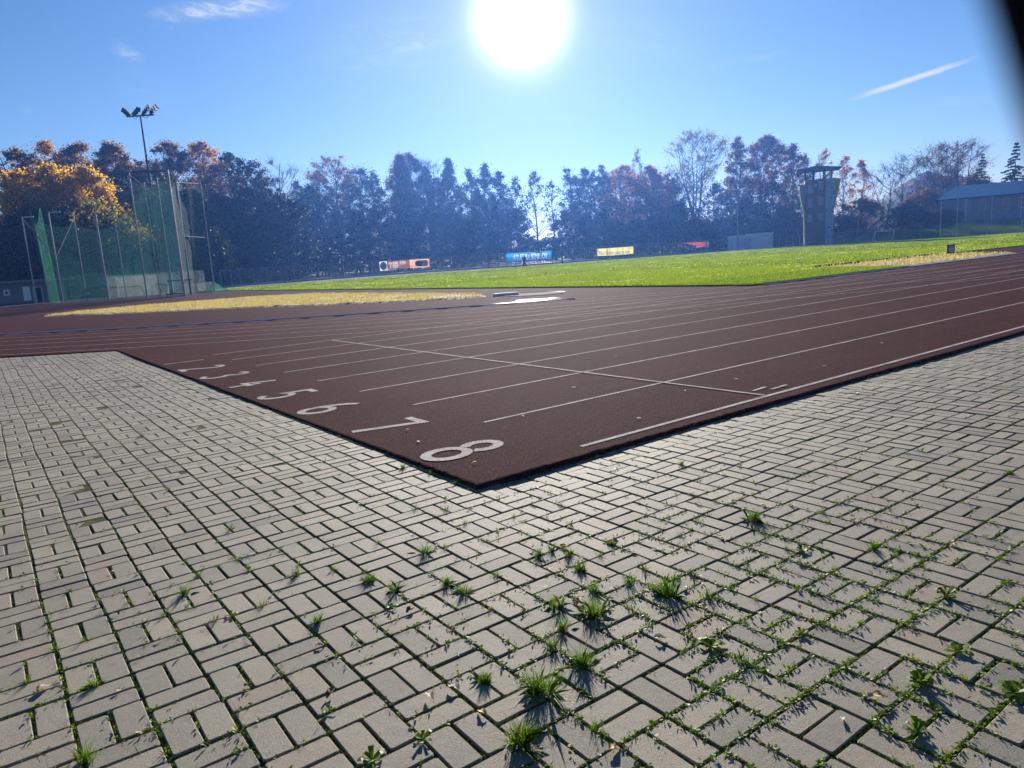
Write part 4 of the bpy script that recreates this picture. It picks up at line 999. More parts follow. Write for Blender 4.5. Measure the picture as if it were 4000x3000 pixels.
trestle(1113, 1100, 108, .35, .35, 'low white stool by the fence left of the pale trestle', 'stool', 'stool')
trestle(1704, 1060, 118, .35, .7, 'small white frame by the fence right of the brown billboard', 'trestle', 'trestle')

# ---- advertising boards
def board(c0, c1, vt, vb, D, name, label, mat, frame_mat=None):
    """upright board between two sighted lower corners; returns root, origin, x axis, length, height"""
    a, b = A(c0[0], c0[1], D[0]), A(c1[0], c1[1], D[1]); z0 = (a[2]+b[2])/2; a[2] = b[2] = z0; h = up(a, vt)[2]-z0
    d_ = b-a; L_ = np.linalg.norm(d_); d_ /= L_; n_ = np.array([d_[1], -d_[0], 0])
    root = thing(name, label, 'banner' if name == 'banner' else 'billboard', a)
    R_ = np.array([[d_[0], n_[0], 0], [d_[1], n_[1], 0], [0, 0, 1]])
    return root, a, d_, n_, L_, h, R_
def panel(root, a, d_, n_, R_, x0, x1, z0, z1, mat, name='panel', y=0., t=.02):
    mb = MB()
    if name in ('sheet', 'logo_tile', 'text_panel', 'picture_panel', 'end_strip'): mb.add([a+d_*x+Z3*z+n_*(y+t) for x, z in ((x0, z0), (x1, z0), (x1, z1), (x0, z1))], [(0, 1, 2, 3)])
    else: mb.box(a+d_*(x0+x1)/2+Z3*(z0+z1)/2+n_*y, ((x1-x0)/2, t, (z1-z0)/2), R_)
    return mb.build(name, mat, root)
def flat(name, c, r=.5):
    if not any(q in name for q in ('banner', 'tile', 'chocolate_brown', 'salmon', 'lettering', 'lolly', 'edge')): return plain(name, c, r, 0, .06, 3)
    m = plain(name, c, r, 0, .06, 3)
    nt = m.node_tree; b = nt.nodes['Principled BSDF']; t = nt.nodes.new('ShaderNodeBsdfTranslucent'); src = b.inputs['Base Color'].links[0].from_socket
    nt.links.new(src, t.inputs[0]); mx = N(nt, 'ShaderNodeMixShader', i0=.5 if not ('lolly' in name or 'edge' in name) else .2); nt.links.new(b.outputs[0], mx.inputs[1]); nt.links.new(t.outputs[0], mx.inputs[2]); nt.links.new(mx.outputs[0], nt.nodes['Material Output'].inputs[0]); return m
def disc(root, c, d_, n_, r, mat, name, y=.03, sx=1., seg_=28, a0=0, a1=2*math.pi):
    mb = MB(); P_ = [c+d_*r*sx*math.cos(t)+Z3*r*math.sin(t)+n_*y for t in np.linspace(a0, a1, seg_+1)[:-1 if abs(a1-a0-2*math.pi) < .01 else None]]
    k = len(P_); mb.add(P_+[p-n_*.02 for p in P_], [tuple(range(k)), tuple(range(k, 2*k))[::-1]]+[(i, (i+1) % k, k+(i+1) % k, k+i) for i in range(k)]); return mb.build(name, mat, root)
def printed(root, a, d_, n_, x0, x1, z0, z1, mat, texts, name='sheet', y=.015):
    """thin printed sheet: the letters are part of the sheet, cut out of its ground colour"""
    cs = bpy.data.curves.new(name, 'CURVE'); cs.dimensions = '2D'; cs.fill_mode = 'FRONT'; cs.resolution_u = 5
    def poly(cv, pts):
        sp = cv.splines.new('POLY'); sp.points.add(len(pts)-1); sp.use_cyclic_u = True
        for p, q in zip(sp.points, pts): p.co = (q[0], q[1], 0, 1)
    def mesh_of(cv, nm, mt):
        o = bpy.data.objects.new(nm, cv); COL.objects.link(o); dg = bpy.context.evaluated_depsgraph_get(); me = bpy.data.meshes.new_from_object(o.evaluated_get(dg)); bpy.data.objects.remove(o)
        me.materials.clear(); me.materials.append(mt); me.transform(Matrix.Translation(-Vector(root.location)) @ frame_at(a+n_*y, d_)); o = bpy.data.objects.new(nm, me); COL.objects.link(o); o.parent = root
    poly(cs, [(x0, z0), (x1, z0), (x1, z1), (x0, z1)])
    for st, cx_, cz_, size, wid, mt in texts:
        cu = bpy.data.curves.new('t', 'FONT'); cu.body = st; cu.size = size; cu.align_x = 'CENTER'; cu.align_y = 'CENTER'; cu.offset = .012*size; o = bpy.data.objects.new('t', cu); COL.objects.link(o)
        dg = bpy.context.evaluated_depsgraph_get(); cv = o.evaluated_get(dg).to_curve(dg); cl = bpy.data.curves.new('lettering', 'CURVE'); cl.dimensions = '2D'; cl.fill_mode = 'FRONT'
        P_ = []
        for sp in cv.splines:
            q = []; m_ = len(sp.bezier_points)
            for i in range(m_):
                b0, b1 = sp.bezier_points[i], sp.bezier_points[(i+1) % m_]
                for t in (0, .33, .66):
                    w_ = 1-t; v = b0.co*w_**3+b0.handle_right*3*w_*w_*t+b1.handle_left*3*w_*t*t+b1.co*t**3; q.append((v.x, v.y))
            P_.append(q)
        o.to_curve_clear() if False else None
        xs = [p[0] for q in P_ for p in q]; k = wid/(max(xs)-min(xs))
        for q in P_:
            r = []
            for p in q:
                c_ = (p[0]*k+cx_, p[1]+cz_)
                if not r or math.dist(c_, r[-1]) > 1e-4: r.append(c_)
            poly(cs, r); poly(cl, r)
        bpy.data.objects.remove(o); mesh_of(cl, 'lettering', mt)
    mesh_of(cs, name, mat)
def boards_posts(root, a, d_, n_, L_, fr, z, h=0.):
    for f in fr: mb = MB(); p = a+d_*L_*f-n_*.08; mb.bar(np.array([p[0], p[1], 0]), np.array([p[0], p[1], z+h]), .045, 6); mb.build('post', M['steel'], root)
WH = flat('white_lettering', (.88, .87, .84)); BK = flat('dark_lettering', (.03, .035, .05))
# brown chocolate-coloured board
root, a, d_, n_, L_, h, R_ = board(q2(1005, 1255), q2(1418, 1228), q2(0, 1187)[1], 0, (114.5, 115.5), 'billboard', 'brown billboard with white lettering, a round logo tile and a dipped ice lolly', None)
xa, xb = .155*L_, .585*L_
panel(root, a, d_, n_, R_, 0, .143*L_, -.1, h, flat('pale_blue_tile', (.72, .75, .68)), 'logo_tile', .02)
printed(root, a, d_, n_, xa, xb, 0, h, flat('chocolate_brown', (.24, .095, .06)), [('FANDÍME DĚTEM', xa+.19*L_, h*.68, .62, .32*L_, WH), ('A SPORTU', xa+.14*L_, h*.28, .62, .2*L_, WH)], 'text_panel')
panel(root, a, d_, n_, R_, xb+.005, L_-.12, 0, h, flat('salmon_panel', (.78, .42, .28)), 'picture_panel', .003)
panel(root, a, d_, n_, R_, L_-.115, L_, -.05, h+.02, flat('board_edge', (.3, .12, .08)), 'edge_strip', .006)
cL = a+d_*.0715*L_+Z3*h*.48
for r_, cm_, y_ in ((.62, (.3, .3, .28), .045), (.52, (.6, .62, .55), .05), (.36, (.12, .12, .13), .055)): disc(root, cL, d_, n_, r_, flat('logo_ring', cm_), 'logo_ring', y_, .85)
Mx = lambda p, y: frame_at(p+n_*y, d_)
lettering('lettering', 'B', .8, Mx(cL, .06), WH, root, .02)
pc = a+d_*(xb+.1*L_)+Z3*h*.5
brn = flat('lolly_chocolate', (.045, .018, .014)); crm = flat('lolly_cream', (.6, .42, .24))
disc(root, pc+d_*.55, d_, n_, h*.36, brn, 'lolly_coating', .03, 1.1, 20, math.pi/2, 1.5*math.pi)
panel(root, pc+d_*.55-Z3*0, d_, n_, R_, 0, .55, -h*.36, h*.36, brn, 'lolly_coating', .02, .012)
panel(root, pc+d_*1.1, d_, n_, R_, .003, .75, -h*.36, h*.36, crm, 'lolly_ice', .02, .012)
disc(root, pc+d_*1.853, d_, n_, h*.36, crm, 'lolly_ice', .03, .5, 16, -math.pi/2, math.pi/2)
panel(root, pc+d_*2.2, d_, n_, R_, 0, 1.1, -.14, .14, flat('lolly_stick', (.68, .5, .3)), 'lolly_stick', .02, .012)
boards_posts(root, a, d_, n_, L_, (.08, .25, .38, .7, .98), a[2]+h)
# bleachers and the blue banner
a0, b0 = gb(*q2(1885, 1240), 119), gb(*q3(330, 1208), 119); dd = b0-a0; LL = np.linalg.norm(dd); dd /= LL; nn_ = np.array([dd[1], -dd[0], 0])
root = thing('bleachers', 'open steel bleachers with pale plank rows left of and under the blue banner', 'bleachers', a0)
hb_ = up(a0, q2(0, 1137)[1])[2]
R_ = np.array([[dd[0], nn_[0], 0], [dd[1], nn_[1], 0], [0, 0, 1]])
for i in range(7):
    mb = MB(); mb.box(a0+dd*LL/2+Z3*(.25+(hb_-.3)*i/6)-nn_*(.12*i), (LL/2, .13, .03), R_); mb.build('plank', M['steel'], root)
for i in range(8):
    p = a0+dd*LL*i/7; mb = MB(); mb.bar(p+nn_*.1, p+nn_*.1+Z3*hb_, .04); mb.bar(p, p-nn_*.9+Z3*hb_, .04); mb.build('support', M['dsteel'], root)
BLU = flat('banner_blue', (.05, .3, .68))
root, a, d_, n_, L_, h, R_ = board(q3(-45, 1196), q3(325, 1164), q3(0, 1122)[1], 0, (117.6, 117.6), 'banner', 'blue banner with large pale club lettering on the fence behind the walker', None)
printed(root, a, d_, n_, 0, L_, 0, h, BLU, [('ATLETIKA BENEŠOV', L_*.53, h*.45, 1.25, L_*.74, WH)])
boards_posts(root, a, d_, n_, L_, (.02, .28, .5, .75, .99), a[2]+h+.1)
# yellow banner
root, a, d_, n_, L_, h, R_ = board(q3(690, 1142), q3(983, 1120), q3(0, 1083)[1], 0, (134, 134), 'banner', 'yellow banner of the town with one line of dark lettering on the fence', None)
YE = flat('banner_yellow', (.8, .7, .26)); YE2 = flat('banner_ochre', (.8, .64, .26))
printed(root, a, d_, n_, 0, L_, 0, h, YE, [('Město Benešov podporuje sport', L_*.485, h*.32, .95, L_*.86, BK), ('*', L_*.03, h*.5, .9, .35, BK), ('Benešov', L_*.92, h*.84, .4, L_*.1, BK)])
for f in (.287, .573): panel(root, a, d_, n_, R_, L_*f-.05, L_*f+.05, 0, h, YE2, 'seam', .02, .01)
boards_posts(root, a, d_, n_, L_, (.02, .29, .573, .87), a[2]+h+.1)
# red banner
root, a, d_, n_, L_, h, R_ = board(q3(1338, 1089), q3(1580, 1070), q3(0, 1041)[1], 0, (150, 150), 'banner', 'red banner with white text lines and a pale end strip near the white container', None)
RD = flat('banner_red', (.7, .05, .07)); printed(root, a, d_, n_, 0, L_, 0, h, RD, [('Direz Coach', L_*.16, h*.68, 1.1, L_*.27, WH), ('Trénuj nad rámec', L_*.19, h*.25, .5, L_*.22, WH)])
panel(root, a, d_, n_, R_, L_+.01, L_*1.07, 0, h, flat('banner_pale', (.5, .56, .66)), 'end_strip', 0, .015)
for x0, x1, z in ((.62, .72, .8), (.75, .83, .8), (.86, .97, .82), (.62, .68, .58), (.75, .82, .58), (.88, .98, .6), (.62, .86, .2), (.9, .995, .4), (.89, .995, .18)): panel(root, a, d_, n_, R_, L_*x0, L_*x1, h*z-.06, h*z+.06, WH, 'text_line', .018, .006)
disc(root, a+d_*L_*.55+Z3*h*.35, d_, n_, .55, flat('banner_blue_mark', (.1, .14, .35)), 'emblem', .022, .7, 3)
boards_posts(root, a, d_, n_, L_, (.02, .5, .98), a[2]+h+.1)

# ---- small lamp posts behind the fence and thin poles
def lamp(u, vt, vb, D, label, white=False):
    B = gb(u, vb, D); h = up(B, vt)[2]; dR = np.array([RM[0][0], RM[0][1], 0]); root = thing('street_lamp', label, 'street lamp', B, 'small lamp posts')
    mb = MB(); mb.tube([B, B+Z3*h], [.07, .045], 8); mb.build('pole', M['steel'], root)
    mb = MB(); mb.box(B+Z3*h-dR*.3, (.5, .16, .06)); mb.build('lamp_head', M['white'] if white else M['steel'], root)
lamp(1530, q2(0, 1082)[1], 1075, 124, 'grey lamp post rising behind the brown billboard')
lamp(2114, q3(0, 1018)[1], 1030, 124, 'lamp post with a bright white head above the blue banner', True)
def pole(u, vt, vb, D, label, r=.05, mat='steel', arm=False):
    B = gb(u, vb, D); h = up(B, vt)[2]; root = thing('pole', label, 'pole', B, 'thin poles round the field'); mb = MB(); mb.tube([B, B+Z3*h], [r, r*.8], 8); mb.build('shaft', M[mat], root)
    mb = MB(); mb.box(B+Z3*.03, (.15, .15, .03)); mb.build('base', M['dsteel'], root)
pole(q4(1395, 0)[0], q4(0, 680)[1], q4(0, 968)[1], 171, 'left one of two thin pale poles before the long building', .07, 'white')
pole(q4(1528, 0)[0], q4(0, 675)[1], q4(0, 958)[1], 171, 'right one of two thin pale poles before the long building', .07, 'white')
pole(q4(728, 0)[0], q4(0, 760)[1], q4(0, 1015)[1], 168, 'blue-grey pole between the tower and the brown bushes', .1, 'steel')
pole(q4(865, 0)[0], q4(0, 745)[1], q4(0, 1010)[1], 172, 'second blue-grey pole, nearer to the brown bushes', .08, 'steel')
pole(q3(1190, 0)[0], q3(0, 960)[1], q3(0, 1132)[1], 150, 'thin pole between the yellow and the red banner', .05)
pole(q3(1322, 0)[0], q3(0, 935)[1], q3(0, 1110)[1], 152, 'thin pole at the left end of the red banner', .06)
pole(q3(410, 0)[0], q3(0, 1100)[1], q3(0, 1200)[1], 120, 'short dark post just right of the blue banner', .09, 'dsteel')

# ---- white container building
a, b = gb(*q3(1750, 1090), 163), gb(*q4(38, 1070), 163); d_ = b-a; L_ = np.linalg.norm(d_); d_ /= L_; n_ = np.array([d_[1], -d_[0], 0]); R_ = np.array([[d_[0], n_[0], 0], [d_[1], n_[1], 0], [0, 0, 1]])
root = thing('container_building', 'white two-part container building left of the climbing tower', 'building', a)
WP = plain('pale_cladding', (.6, .63, .66), .5, 0, .06, 2)
h1 = up(a, q3(0, 985)[1])[2]; h2 = up(b, q4(0, 948)[1])[2]
def cb_(name, x0, x1, z0, z1, y0, y1, mat, parent=None):
    mb = MB(); mb.box(a+d_*(x0+x1)/2+Z3*(z0+z1)/2+n_*(y0+y1)/2, ((x1-x0)/2, abs(y1-y0)/2, (z1-z0)/2), R_); o = mb.build(name, mat, root)
    if parent: o.parent = parent
    return o
cb_('wall', 0, .41*L_, 0, h1, -4, 0, WP); cb_('wall', .415*L_, L_, 0, h2-.35, -4, .4, WP)
cb_('roof', -.1, .42*L_, h1+.003, h1+.15, -4.1, .15, M['white']); cb_('roof', .40*L_, L_+.15, h2-.347, h2, -4.1, .6, M['white'])
cb_('door', .44*L_, .52*L_, .02, 2.2, .405, .45, flat('container_door', (.36, .42, .5)))
cb_('door', .03*L_, .12*L_, .02, 2.2, .003, .04, flat('container_door2', (.5, .54, .6)))
cb_('shutter', .23*L_, .39*L_, .5, 2.3, .003, .05, flat('container_shutter', (.45, .5, .56)))

# ---- climbing tower
D_ = 160
a, b = gb(*q4(297, 1040), D_), gb(*q4(462, 1037), D_+.2); d_ = b-a; L_ = np.linalg.norm(d_); d_ /= L_; n_ = np.array([d_[1], -d_[0], 0]); R_ = np.array([[d_[0], n_[0], 0], [d_[1], n_[1], 0], [0, 0, 1]])
hT = up(b, q4(0, 512)[1])[2]; hR = up(b, q4(0, 432)[1])[2]
root = thing('climbing_tower', 'brown and grey climbing tower with an open roofed top and a blue shield', 'tower', a)
BRN = plain('brown_cladding', (.17, .085, .04), .75, 0, .15, 1.2); GRY = plain('climbing_grey', (.34, .38, .46), .7, 0, .2, 2); YEL = plain('climbing_yellow', (.38, .3, .05), .7, 0, .15, 2)
DEP = 5.0
cb_('body', 0, L_, 0, hT, -DEP, 0, BRN)
# right flank: grey panel leaning out, yellow edge
W2 = L_*.38
mb = MB(); lean = 1.1
V = [a+d_*(L_+.01)-n_*.1, a+d_*(L_+W2)-n_*.6, a+d_*(L_+W2)-n_*DEP, a+d_*(L_+.01)-n_*DEP]
Vt = [V[0]+Z3*hT, V[1]+Z3*hT+d_*.35, V[2]+Z3*hT+d_*.35, V[3]+Z3*hT]
mb.add(V+Vt, [(0, 1, 5, 4), (1, 2, 6, 5), (2, 3, 7, 6), (3, 0, 4, 7), (4, 5, 6, 7), (3, 2, 1, 0)]); mb.build('climbing_wall', GRY, root)
mb = MB(); P_ = [(0, .3), (0.05, hT*.52), (.55, hT*.72), (1.0, hT*.9), (1.05, hT-.25), (0, hT)]
e0 = a+d_*(L_+W2+.01)-n_*.75
mb.add([e0+d_*(x+.2*min(1, z/hT))+Z3*z for x, z in P_]+[e0+d_*(x+.2*min(1, z/hT))+Z3*z-n_*.35 for x, z in P_], [tuple(range(6)), tuple(range(6, 12))[::-1]]+[(i, (i+1) % 6, 6+(i+1) % 6, 6+i) for i in range(6)]); mb.build('climbing_wall', YEL, root)
mb = MB(); e0 = a-d_*.01-n_*1.0; P_ = [(0, .3), (-.1, hT*.5), (-.75, hT*.75), (-1.0, hT*.88), (-.95, hT-1.0), (0, hT-.7)]
mb.add([e0+d_*x+Z3*z for x, z in P_]+[e0+d_*x+Z3*z-n_*(DEP-1.2) for x, z in P_], [tuple(range(6))[::-1], tuple(range(6, 12))]+[(i, (i+1) % 6, 6+(i+1) % 6, 6+i) for i in range(6)]); mb.build('climbing_wall', YEL, root)
r_ = random.Random(4); hd = MB()
for i in range(46):
    f, z = r_.random(), r_.uniform(.5, hT-.6); p = V[0]*(1-f)+V[1]*f+Z3*z+d_*.35*z/hT*f+n_*.05; s_ = r_.uniform(.05, .13); hd.box(p, (s_, .06, s_), R_)
o = hd.build('climbing_holds', M['dsteel'], root); o['kind'] = 'stuff'
SH = flat('shutter_blue', (.3, .29, .36))
for x0, x1, z0, z1 in ((.14, .42, 568, 640), (.63, .9, 545, 615), (.14, .38, 682, 750), (.63, .88, 672, 738), (.14, .38, 808, 872), (.63, .88, 802, 862)):
    zt, zb = up(a, q4(0, z0)[1])[2], up(a, q4(0, z1)[1])[2]; o = cb_('window', x0*L_, x1*L_, zb, zt, .003, .05, SH)
# roofed platform
for x in (.03, .44, .97, 1.3):
    for y in (-.25, -DEP+.3): cb_('roof_post', x*L_-.12, x*L_+.12, hT+.003, hR, y-.12, y+.12, M['dsteel'])
mb = MB()
for y in (-.25, -DEP+.3):
    for x0, x1 in ((.03, .44), (.97, 1.3)):
        mb.bar(a+d_*x0*L_+n_*y+Z3*(hT+.1), a+d_*x1*L_+n_*y+Z3*(hR-.2), .05); mb.bar(a+d_*x1*L_+n_*y+Z3*(hT+.1), a+d_*x0*L_+n_*y+Z3*(hR-.2), .05)
mb.build('roof_brace', M['dsteel'], root)
mb = MB()
for z in (.5, 1.0): 
    for y in (-.2, -DEP+.2): mb.bar(a+n_*y+Z3*(hT+z), a+d_*L_*1.35+n_*y+Z3*(hT+z), .035)
mb.build('railing', M['dsteel'], root)
mb = MB(); z0 = hR
Vr = [a-d_*1.6+n_*1.2+Z3*(z0-.1), a+d_*(L_*1.38+1.4)+n_*.6+Z3*(z0-.1), a+d_*(L_*1.38+1.4)-n_*(DEP+1)+Z3*(z0-.1), a-d_*1.6-n_*(DEP+1)+Z3*(z0-.1)]
rd = [a+d_*.55*L_-n_*DEP*.25+Z3*(z0+.85), a+d_*.8*L_-n_*DEP*.6+Z3*(z0+.85)]
mb.add(Vr+[p+Z3*.18 for p in Vr]+rd, [(3, 2, 1, 0), (0, 1, 5, 4), (1, 2, 6, 5), (2, 3, 7, 6), (3, 0, 4, 7), (4, 5, 9, 8), (5, 6, 9), (6, 7, 8, 9), (7, 4, 8)]); mb.build('roof', plain('tower_roof', (.07, .07, .09), .7), root)
# shield with an eight-pointed star
sc_ = a+d_*.5*L_+Z3*up(a, q4(0, 577)[1])[2]; s_ = .16*L_
shp = [(-1, 1), (1, 1), (1, -.2), (.85, -.7), (.45, -1.05), (0, -1.25), (-.45, -1.05), (-.85, -.7), (-1, -.2)]
mb = MB(); k = len(shp); mb.add([sc_+d_*x*s_+Z3*y*s_+n_*.1 for x, y in shp]+[sc_+d_*x*s_+Z3*y*s_+n_*.06 for x, y in shp], [tuple(range(k))[::-1], tuple(range(k, 2*k))]+[(i, (i+1) % k, k+(i+1) % k, k+i) for i in range(k)]); shl = mb.build('shield', flat('shield_blue', (.02, .05, .2)), root)
mb = MB(); P_ = [(math.cos(t)*(.72 if i % 2 == 0 else .3)*s_, math.sin(t)*(.72 if i % 2 == 0 else .3)*s_) for i, t in enumerate(np.linspace(0, 2*math.pi, 17)[:-1])]
mb.add([sc_+d_*x+Z3*(y+.02)+n_*.13 for x, y in P_]+[sc_+d_*x+Z3*(y+.02)+n_*.105 for x, y in P_], [tuple(range(16)), tuple(range(16, 32))[::-1]]+[(i, (i+1) % 16, 16+(i+1) % 16, 16+i) for i in range(16)]); o = mb.build('star', flat('star_yellow', (.75, .55, .08)), root); o.parent = shl

# ---- grassy bank and long building on the right
a, b = A(3668, 868, 214), A(4120, 842, 214); d_ = (b-a)*np.array([1, 1, 0]); L_ = np.linalg.norm(d_); d_ /= L_; n_ = np.array([d_[1], -d_[0], 0])
zb = 2.6; zE = up(a, 781)[2]; R_ = np.array([[d_[0], n_[0], 0], [d_[1], n_[1], 0], [0, 0, 1]]); a[2] = 0
bk = MB(); nx = 30; prof = [(36, -.07), (30, .5), (22, 1.7), (14, 2.7), (9, 3.0), (0, 2.9), (-30, 3.2)]
r_ = np.random.default_rng(3)
V = []
for i in range(nx):
    x = -34+i*(L_+90)/(nx-1); e_ = np.clip((x+34)/40, 0, 1)**.8
    for y, z in prof: V.append(a+d_*x+n_*y+Z3*(z*e_-.02+r_.normal(0, .07)*(z > 0)))
bk.add(V, [(i*7+j, i*7+j+1, (i+1)*7+j+1, (i+1)*7+j) for i in range(nx-1) for j in range(6)]); tag(bk.build('bank', M['lawn'], smooth=True), kind='structure')
root = thing('long_building', 'long low grey building with a pale sheet roof on the bank at the right edge', 'building', a)
GW = plain('grey_plaster', (.24, .22, .2), .85, 0, .18, .8)
cb_('wall', 0, L_, zb, zE, -9, 0, GW)
zR = up(a, 735)[2]
mb = MB(); ov = .7
V = [a-d_*ov+n_*ov+Z3*(zE+.003), a+d_*(L_+ov)+n_*ov+Z3*(zE+.003), a+d_*(L_+ov)-n_*(9+ov)+Z3*(zE+.003), a-d_*ov-n_*(9+ov)+Z3*(zE+.003), a+d_*3.2-n_*4.5+Z3*(zR+.3), a+d_*(L_-1)-n_*4.5+Z3*(zR+.3)]
mb.add(V, [(3, 2, 1, 0), (0, 1, 5, 4), (1, 2, 5), (2, 3, 4, 5), (3, 0, 4)]); mb.build('roof', plain('sheet_roof', (.55, .58, .62), .4, .3, .1, 1), root)
cb_('gutter', -ov, L_+ov, zE-.22, zE, ov+.003, ov+.14, M['dsteel'])
for u0, u1, v0, v1 in ((3768, 3790, 795, 835), (3826, 3853, 789, 826), (3916, 3944, 783, 822), (3980, 4012, 776, 818), (4060, 4090, 774, 814)):
    xx0 = np.linalg.solve(np.array([[ray(u0, v0)[0], -d_[0]], [ray(u0, v0)[1], -d_[1]]]), (a-CAM)[:2])[1]; xx1 = np.linalg.solve(np.array([[ray(u1, v0)[0], -d_[0]], [ray(u1, v0)[1], -d_[1]]]), (a-CAM)[:2])[1]
    o = cb_('window', xx0, xx1, zb+(zE-zb)*.45, zb+(zE-zb)*.86, .003, .06, flat('window_frame', (.4, .42, .45)))
    cb_('pane', xx0+.18, xx1-.18, zb+(zE-zb)*.45+.18, zb+(zE-zb)*.86-.18, .05, .075, gl, o)
for f in (.24, .47, .72, .93): cb_('downpipe', f*L_-.06, f*L_+.06, zb+.5, zE-.25, .01, .12, M['white'])

# ---- things at the far field edge
c = gb(*q4(945, 1010), 158); goal_l = thing('training_goal', 'small green goal at the far field edge right of the tower', 'goal', c); dR = np.array([RM[0][0], RM[0][1], 0]); dR /= np.linalg.norm(dR); dF = np.array([-dR[1], dR[0], 0])
for s_ in (-1, 1): mb = MB(); mb.tube([c+dR*s_*1.8, c+dR*s_*1.8+Z3*1.9, c+dR*s_*1.8+dF*1.0+Z3*.1], .06, 6); mb.build('goalpost', M['white'], goal_l)
mb = MB(); mb.bar(c-dR*1.8+Z3*1.9, c+dR*1.8+Z3*1.9, .06); mb.build('crossbar', M['white'], goal_l)
mb = MB(); mb.add([c-dR*1.75+Z3*1.85, c+dR*1.75+Z3*1.85, c+dR*1.75+dF*1+Z3*.1, c-dR*1.75+dF*1+Z3*.1], [(0, 1, 2, 3)]); mb.build('goal_net', M['green_net'], goal_l)
# added black boards painted as the shade of the raised lawn edge by the pit
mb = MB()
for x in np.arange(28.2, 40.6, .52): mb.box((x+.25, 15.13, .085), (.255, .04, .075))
tag(mb.build('pit_edge_shade', plain('edge_shade_black', (.015, .016, .018), .9, 0, .2, 8, 0, 60, .05)), 'black rubber edging along the lawn side of the sand pit', 'edging')
# dark marker board by the pit
c = G(*q4(1480, 1128), .085); D__ = np.hypot(*(c-CAM)[:2]); h_ = up(c, q4(0, 1052)[1])[2]-c[2]
root = thing('marker_board', 'dark upright marker board on a pale foot at the lawn edge by the pit', 'sign', c)
Rv = np.array([[dR[0], -dR[1], 0], [dR[1], dR[0], 0], [0, 0, 1]])
mb = MB(); mb.box(c+Z3*(h_*.58), (.19, .03, h_*.42), Rv); pb = mb.build('board', flat('board_dark', (.03, .035, .05)), root)
mb = MB(); mb.box(c+Z3*(h_*.08), (.17, .12, h_*.078), Rv); mb.build('foot', M['concrete'], root)
mb = MB()
for i, (z, w_) in enumerate(((.86, .11), (.7, .14), (.6, .14), (.5, .12), (.4, .13), (.3, .1))): mb.box(c+Z3*(h_*z)-dF*.034, (w_, .004, .02), Rv)
mb.build('text_lines', flat('board_text', (.4, .42, .46)), root)
mb = MB(); mb.box(c+np.array([0, 0, h_+.005]), (.2, .04, .02), Rv); mb.build('cap', M['dsteel'], root)

# ---- far hill
hl = MB(); n = 40; V = []
r_ = np.random.default_rng(2)
for i in range(n):
    u = 3150+i*34; top = 690+18*math.sin(i*.35)+10*math.sin(i*.9)+(max(0, 14-i))*14
    P_ = A(u, top, 440)
    for y, f in ((0, 1.), (-22, .8), (-45, .45), (-70, 0.)):
        e = P_*np.array([1, 1, 0]); dv = (e-CAM*np.array([1, 1, 0])); dv /= np.linalg.norm(dv); V.append(e+dv*y+Z3*(P_[2]*f-.2+r_.normal(0, .5)*(f > .3)))
hl.add(V, [(i*4+j, i*4+j+1, (i+1)*4+j+1, (i+1)*4+j) for i in range(n-1) for j in range(3)]); tag(hl.build('hill', plain('hill_forest', (.03, .04, .025), .95, 0, .5, .1), smooth=True), kind='structure')

